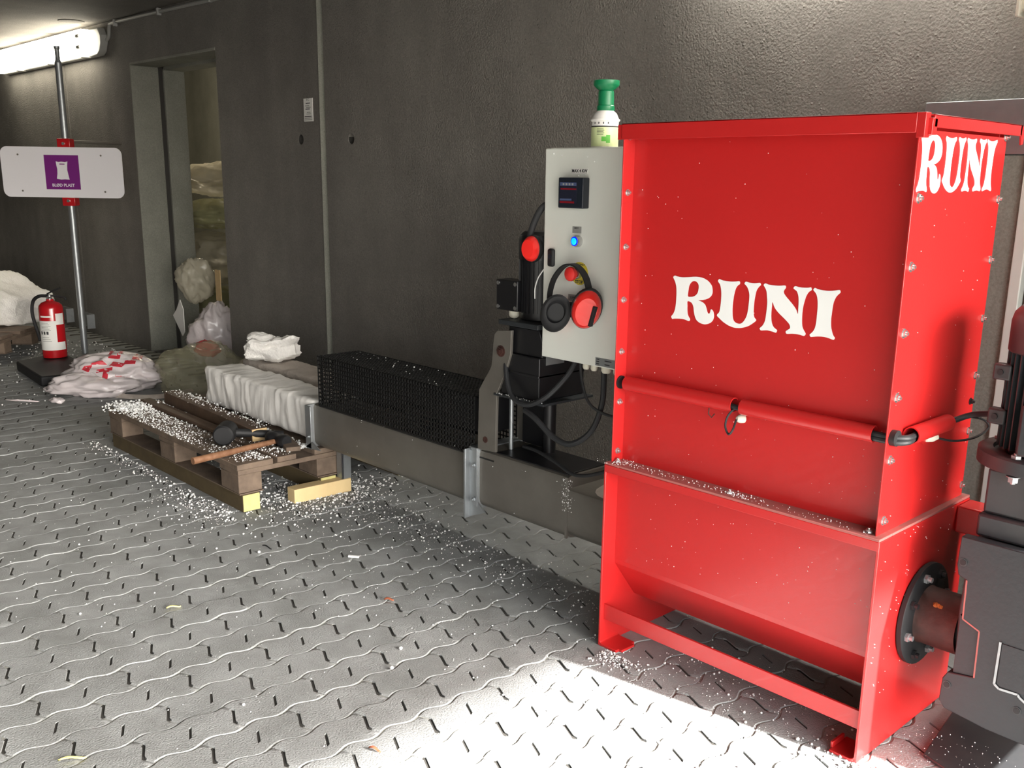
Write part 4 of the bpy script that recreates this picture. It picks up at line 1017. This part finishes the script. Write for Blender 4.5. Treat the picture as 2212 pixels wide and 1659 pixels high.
# ---------------------------------------------------------------- bags
def bag_mat(name, rgb, tr, red=False, alpha=1.0):
    m = mat(name, rgb, .28, bump=.5, bscale=14, coat=.3)
    n = m.node_tree.nodes; l = m.node_tree.links; b = n['Principled BSDF']
    b.inputs['Alpha'].default_value = alpha
    b.inputs['Subsurface Weight'].default_value = 0
    return m
M['bag_white'] = bag_mat('white_film', (226, 216, 216), 0)
M['bag_clear'] = bag_mat('clear_film', (205, 198, 178), 0, alpha=.5)
M['bag_green'] = bag_mat('greenish_clear_film', (176, 172, 142), 0, alpha=.30)
M['bag_olive'] = bag_mat('olive_film', (168, 168, 128), 0, alpha=.7)
M['print_red'] = mat('red_bag_print', (206, 52, 66), .45)
def crumple(c, ax, hx, hy, hz, seed, floor_z=None, n_=34, fold=.22, sharp=6.0):
    mb = MB(); V = []; c = Vector(c); ax = Vector(ax).normalized(); ay = Vector((-ax.y, ax.x, 0)).normalized(); N = n_*2
    for j in range(n_+1):
        ph = PI*j/n_
        for i in range(N):
            t = 2*PI*i/N
            d = Vector((math.sin(ph)*math.cos(t), math.sin(ph)*math.sin(t), math.cos(ph)))
            s_ = Vector((seed*3.1, seed, 0))
            r = 1+fold*noise.noise(d*1.6+s_)
            rg = 1-abs(noise.noise(d*2.7+s_))*2; rg2 = 1-abs(noise.noise(d*sharp+s_))*2
            r += .16*fold/.22*rg+.07*rg2+.03*noise.noise(d*14+s_)
            p = c+ax*(d.x*hx*r)+ay*(d.y*hy*r)+Vector((0,0,d.z*hz*r))
            if floor_z is not None and p.z < floor_z: p.z = floor_z+.002*noise.noise(p*40)+.002
            V.append(p)
    F = [(j*N+i, j*N+(i+1) % N, (j+1)*N+(i+1) % N, (j+1)*N+i) for j in range(n_) for i in range(N)]
    return mb.add(V, F)
wb = thing('plastic_bag', (-4.72, .27, 0), 'crumpled white plastic bag with red printing lying on the floor', 'bag')
bagp = crumple((-4.72,.28,.085), (.689,.724,0), .25, .17, .105, 4, .001, 40)
build('bag_body', bagp, M['bag_white'], wb, angle=180)
build('bag_fold', crumple((-4.62,.12,.055), (.689,.724,0), .20, .11, .055, 11, .001, 30, .3), M['bag_white'], wb, angle=180)
build('bag_corner', crumple((-4.76,.02,.025), (.5,.8,0), .075, .045, .03, 2, .001, 20, .4), M['bag_white'], wb, angle=180)
# red print pieces follow the bag surface towards the viewer
from mathutils.bvhtree import BVHTree
bvh = BVHTree.FromPolygons([Vector(v) for v in bagp.v], bagp.f)
vdir = Vector((.80, -.52, .30)).normalized(); rv = Vector((.689,.724,0)).normalized(); uv_ = vdir.cross(rv)*-1
if uv_.z < 0: uv_ = -uv_
def print_patch(u, v, poly):
    V = []; 
    import itertools
    N_ = 5
    quad = [Vector((a*1.35, b*1.7)) for a, b in poly]
    P_ = []
    for j in range(N_+1):
        for i in range(N_+1):
            a = quad[0].lerp(quad[1], i/N_); b = quad[3].lerp(quad[2], i/N_); q = a.lerp(b, j/N_)
            o = Vector((-4.72,.27,.09))+rv*(u+q.x)+uv_*(v+q.y)+vdir*.8
            hit = bvh.ray_cast(o, -vdir)
            P_.append((hit[0]+vdir*.0025) if hit[0] else None)
    F_ = []
    for j in range(N_):
        for i in range(N_):
            k = [j*(N_+1)+i, j*(N_+1)+i+1, (j+1)*(N_+1)+i+1, (j+1)*(N_+1)+i]
            if all(P_[z] is not None for z in k): F_.append(k)
    used = sorted({z for f in F_ for z in f}); mp = {z: i for i, z in enumerate(used)}
    if not F_: return
    build('red_print', MB().add([P_[z] for z in used], [tuple(mp[z] for z in f) for f in F_]), M['print_red'], wb, angle=180)
for u, v, poly in ((.03,.095, ((-.028,0),(-.012,0),(-.010,.022),(-.030,.020))), (.045,.088, ((-.028,-.008),(.012,-.010),(.012,.002),(-.028,.004))), (.06,.098, ((-.008,-.014),(.005,-.014),(.006,.02),(-.008,.018))),
                   (-.02,.03, ((-.045,0),(.02,.002),(.0,.016),(-.03,.014))), (.06,.035, ((-.03,-.006),(.02,-.008),(.035,.006),(-.02,.012))), (-.10,-.005, ((-.02,.004),(.014,-.008),(.02,.02),(-.01,.016))),
                   (.0,-.02, ((-.03,.0),(.03,.012),(.03,.024),(-.03,.012))), (.01,-.045, ((-.008,-.02),(.010,-.018),(.014,.03),(-.010,.026))), (.12,.05, ((-.02,-.006),(.03,-.004),(.03,.014),(-.016,.008))), (.15,.09, ((-.012,-.01),(.02,-.01),(.02,.02),(-.012,.018))), (.10,-.05, ((-.03,.0),(.03,-.014),(.034,.004),(-.026,.014)))):
    print_patch(u, v, poly)
solo('clear_sack', crumple((-4.26,.61,.12), (.689,.724,0), .215, .12, .14, 7, .001, 36, .3), M['bag_green'], (-4.28,.58,0), 'half transparent greenish plastic sack on the floor right of the white bag', 'bag', angle=180)
solo('clear_sack', crumple((-3.96,.80,.10), (.689,.724,0), .14, .075, .11, 21, .001, 30, .3), M['bag_clear'], (-4.05,.76,0), 'half transparent plastic sack slumped against the wall behind the foam bale', 'bag', angle=180)
sweep = [(-4.585,.16,.006), (-4.52,.19,.010), (-4.42,.23,.012), (-4.33,.31,.012), (-4.30,.40,.012), (-4.33,.50,.010), (-4.36,.58,.006)]
solo('curved_strip', MB().tube(smoothpath(sweep, 8), .016, 8, rx=.5), M['foam_dirty'], (-4.4,.3,0), 'pale curved strip lying on the floor in front of the white bag', 'strip')
solo('film_scrap', crumple((-4.56,-.09,.012), (.9,.2,0), .04, .022, .012, 14, .001, 12, .5), M['bag_white'], (-4.56,-.09,0), 'small scrap of white film on the floor left of the pallet', 'scrap', angle=180)
solo('film_scrap', crumple((-4.70,-.22,.004), (.8,.6,0), .075, .006, .005, 15, .001, 12, .5), M['bag_white'], (-4.70,-.22,0), 'thin streak of white film on the floor left of the pallet, farthest left scrap', 'scrap', angle=180)
# bags filling the store room, seen through the door
for k, (c, hx, hy, hz, mm, lab) in enumerate((
        ((-6.02,1.68,1.17), .38, .24, .11, 'bag_clear', 'topmost clear plastic bag of the heap behind the door opening'),
        ((-6.06,1.68,.92), .38, .24, .095, 'bag_olive', 'olive tinted bag just below the topmost one in the doorway heap'),
        ((-6.04,1.70,.61), .40, .25, .155, 'bag_clear', 'bulging clear bag at mid height in the doorway heap'),
        ((-6.05,1.72,.20), .42, .26, .15, 'bag_olive', 'lowest bag of the doorway heap, standing on the store room floor'))):
    solo('plastic_sack', crumple(c, (1,.1,0), hx, hy, hz, 30+k*3, .002, 34, .22, 8), M[mm], (c[0], c[1], c[2]-hz), lab, 'bag', angle=180)
solo('plastic_sack', crumple((-5.22,1.05,.54), (.69,.72,0), .10, .07, .12, 51, None, 28, .3), M['bag_clear'], (-5.22,1.05,.42), 'small knotted clear bag bulging out of the door opening', 'bag', angle=180)
solo('plastic_sack', crumple((-5.02,1.08,.17), (.69,.72,0), .15, .11, .19, 57, .002, 30, .3), M['bag_white'], (-5.02,1.08,.0), 'whitish bag with a red patch at the foot of the door opening', 'bag', angle=180)
solo('red_wrapper', crumple((-4.93,.955,.13), (.69,.72,0), .07, .015, .045, 61, None, 16, .3), M['print_red'], (-4.93,.955,.085), 'red plastic wrapper at the foot of the door opening', 'wrapper', angle=180)
solo('folded_sheet', MB().prism([(-5.46,.285), (-5.40,.33), (-5.34,.40), (-5.30,.34), (-5.30,.19), (-5.335,.16)], 'xz', .985, .990), M['label'], (-5.38,.99,.16), 'folded white sheet with a dark line hanging in the door opening', 'sheet')
solo('cardboard_strip', MB().box(-4.93, -4.865, 1.04, 1.046, .432, .625), M['wood_end'], (-4.90,1.04,.43), 'upright pale cardboard strip in the door opening', 'cardboard')

# ---------------------------------------------------------------- loose foam beads and crumbs, leaves
random.seed(11)
def scatter(mb, n_, fx, r0, r1, z=0.0):
    for _ in range(n_):
        p = fx()
        if p is None: continue
        r = r0+(r1-r0)*random.random()**3
        (mb.octa if r < .003 else mb.ico)((p[0], p[1], (p[2] if len(p) > 2 else z)+r*.8), r, .85)
def u(a, b): return random.uniform(a, b)
def g(m_, s_): return random.gauss(m_, s_)
fb_ = MB()
def clear_of_machine(x, y): return not (-.73 < x < .03 and .03 < y < .4)
def reg(x0, x1, y0, y1): return lambda: (u(x0, x1), u(y0, y1))
def blob(cx, cy, sx, sy): return lambda: (g(cx, sx), g(cy, sy))
def jnt(fx):
    # beads gather in the joints between stones
    def f():
        x, y = fx(); i = round((x-X0)/PX); v_ = (y-Y0)/PY
        return (X0+i*PX-.0085*math.sin(2*PI*v_)+g(0,.0015), y, -.002)
    return f
scatter(fb_, 380, reg(-2.6, .2, -.45, .35), .0010, .0028)
scatter(fb_, 420, jnt(reg(-2.4, -.1, -.30, .25)), .0012, .0034)
scatter(fb_, 260, reg(-3.6, -1.0, -1.0, -.1), .0010, .0028)
scatter(fb_, 60, reg(-2.5, .3, -1.1, -.2), .0015, .0042)
scatter(fb_, 480, blob(-2.25, -.02, .10, .14), .0015, .0050)
scatter(fb_, 700, blob(-2.30, .18, .10, .14), .0018, .0055)
scatter(fb_, 420, blob(-2.05, .16, .18, .12), .0012, .0038)
scatter(fb_, 520, lambda: (u(-3.65, -2.3), -.235-abs(g(0, .035))), .0012, .0046)
scatter(fb_, 300, lambda: (u(-2.7, -2.2), -.26-abs(g(0, .08))), .0012, .0045)
scatter(fb_, 700, reg(-3.45, -2.35, -.12, .18), .0015, .0060)
scatter(fb_, 260, lambda: (-.69+abs(g(0,.06)), -.02-abs(g(0,.035))), .0012, .0036)
scatter(fb_, 260, reg(-.6, .02, -.05, .2), .0012, .0036)
scatter(fb_, 220, lambda: (g(.02,.05), g(-.035,.03)), .0012, .0050)
scatter(fb_, 220, reg(.03, .4, .0, .25), .0006, .0020, .008)
scatter(fb_, 500, lambda: (u(-1.9, -.75), g(.16,.06)), .0010, .0040)
scatter(fb_, 200, reg(-6.4, -4.6, -.4, .4), .0020, .0055)
scatter(fb_, 120, reg(-6.6, -5.9, .2, .8), .0030, .0080)
scatter(fb_, 260, reg(-3.4, -2.4, .60, .93), .0020, .0060)
tag(solo('foam_beads', fb_, M['bead'], (-2, 0, 0), 'loose white foam beads scattered over the paving around the machine', 'foam beads', smooth=False), kind='stuff')
pb = MB()
def deck(y0, y1): return lambda: (u(-3.49, -2.31), u(y0, y1), .1815)
def deck_patchy(y0, y1):
    def f():
        x, y = u(-3.49, -2.31), u(y0, y1)
        return (x, y, .1815) if noise.noise(Vector((x*3.5, y*6, 2)))+.25*(-(x+2.9)) > u(-.45, .45) else None
    return f
scatter(pb, 4200, deck_patchy(-.215, -.075), .0012, .0042)
scatter(pb, 900, deck_patchy(-.055, .02), .0016, .0046)
scatter(pb, 1500, lambda: (u(-3.48, -2.34), u(.052, .128), .1815), .0020, .0060)
scatter(pb, 500, lambda: (g(-3.42,.05), g(-.14,.04), .1815+abs(g(0,.006))), .0030, .0075)
scatter(pb, 260, lambda: (g(-3.30,.07), g(.09,.02), .1815+abs(g(0,.014))), .0040, .0095)
scatter(pb, 200, lambda: (g(-2.85,.05), g(.09,.015), .1815+abs(g(0,.010))), .0040, .0085)
scatter(pb, 320, lambda: (u(-3.42,-2.55), .046-(u(-3.42,-2.55)+3)*.0+g(0,.022), .2355), .0012, .0038)
pb2 = [pb]
tag(solo('foam_crumbs', pb, M['bead'], (-2.9, 0, .182), 'white foam crumbs covering the pallet boards beside the bale', 'foam beads', smooth=False), kind='stuff')
mc = MB()
scatter(mc, 160, lambda: (u(-.70,-.01), g(.010,.010), .508), .0008, .0022)
scatter(mc, 60, lambda: (g(-.35,.04), g(.012,.008), .508), .0010, .0028)
scatter(mc, 90, lambda: (g(-.69,.02), g(.02,.02), .508), .0008, .0024)
for _ in range(90):
    x, z = u(-.69,-.02), .55+.75*random.random()**1.4; mc.octa((x, .0392, z), u(.0005, .0013), 1)
for _ in range(60): mc.octa((u(-.69,-.01), .0335, u(.24,.50)), u(.0005,.0014), 1)
for _ in range(90): mc.octa((.0155, u(.0,.41), .14+.36*random.random()), u(.0005,.0015), 1)
for _ in range(40): mc.octa((.0006, u(.0,.41), u(.52,1.2)), u(.0005,.0012), 1)
build('stuck_beads', mc, M['bead'], hop, smooth=False, kind='stuff')
ec = MB()
for _ in range(140): ec.octa((u(-2.3,-1.0), u(F0-.001, F0+.01), .353 if random.random() < .5 else u(.2,.37)), u(.0007,.002), 1)
scatter(ec, 40, lambda: (u(-2.3,-1.4), u(.13,.3), .546), .001, .0035)
scatter(ec, 120, lambda: (g(-.985,.012), F0-.001, u(.27,.37)), .001, .003)
scatter(ec, 60, lambda: (u(-1.29,-1.09), g(.125,.004), .572), .001, .003)
build('stuck_beads', ec, M['bead'], ext, smooth=False, kind='stuff')
for k in range(9):
    p_ = ((-.99,.141,1.275), (-.955,.141,1.262), (-1.08,.141,1.27), (-.80,.141,1.262), (-1.01,.141,1.225), (-.985,.141,1.212), (-.96,.141,1.215), (-1.05,.141,1.265), (-.93,.141,1.25))[k]
    build('stuck_bead', MB().octa(p_, .0016+.0006*(k % 3), 1.2), M['bead'], cab, smooth=False)

def leaf(c, L, Wd, rot_, m, label, nm='leaf', cat='leaf'):
    V = []; n_ = 8
    for i in range(n_+1):
        t = i/n_; ww = Wd*math.sin(PI*t)**.8
        for s_ in (-1, 0, 1):
            x, y, z = (t-.5)*L, s_*ww/2, .004+.004*abs(s_)+.003*math.sin(t*5)
            V.append((c[0]+x*math.cos(rot_)-y*math.sin(rot_), c[1]+x*math.sin(rot_)+y*math.cos(rot_), z))
    F = []
    for i in range(n_):
        for k in range(2): F.append((i*3+k, i*3+k+1, i*3+k+4, i*3+k+3))
    o = solo(nm, MB().add(V, F), M[m], (c[0], c[1], 0), label, cat)
    s = o.modifiers.new('thick', 'SOLIDIFY'); s.thickness = .0008
    return o
leaf((-1.315,-.265), .028, .012, .9, 'leaf', 'small brown leaf on the grey paving left of the hopper foot')
leaf((-.712,-.742), .030, .008, .4, 'leaf', 'narrow brown leaf at the edge of the sunlit paving')
leaf((-1.68,-.75), .040, .006, 1.3, 'straw', 'pale yellow straw piece on the paving at mid left', 'straw', 'straw')
leaf((-1.11,-1.23), .055, .006, 1.1, 'straw', 'pale yellow straw piece near the bottom left edge', 'straw', 'straw')
leaf((-1.92,-.32), .045, .004, .2, 'blackiron', 'thin dark stalk on the paving in front of the pallet', 'stalk', 'stalk')
solo('foam_splinter', MB().obox((-1.662,-.152,.005), (.8,.6,0), (-.6,.8,0), (0,0,1), .018, .004, .003), M['bead'], (-1.662,-.152,0), 'small white foam splinter on the paving in front of the extruder', 'splinter')
for k, (x, y) in enumerate(((-1.05,-.42), (-.98,-.50), (-1.90,-.36), (-.60,-.95))):
    solo('foam_bead', MB().ico((x, y, .0045), .0055, .9), M['bead'], (x, y, 0), 'large white foam bead %s' % (('between the brown leaf and the sunlit patch', 'on the paving just left of the sunlit patch tip', 'beside the dark stalk', 'on the sunlit paving at the bottom'))[k], 'foam bead', 'large single foam beads')
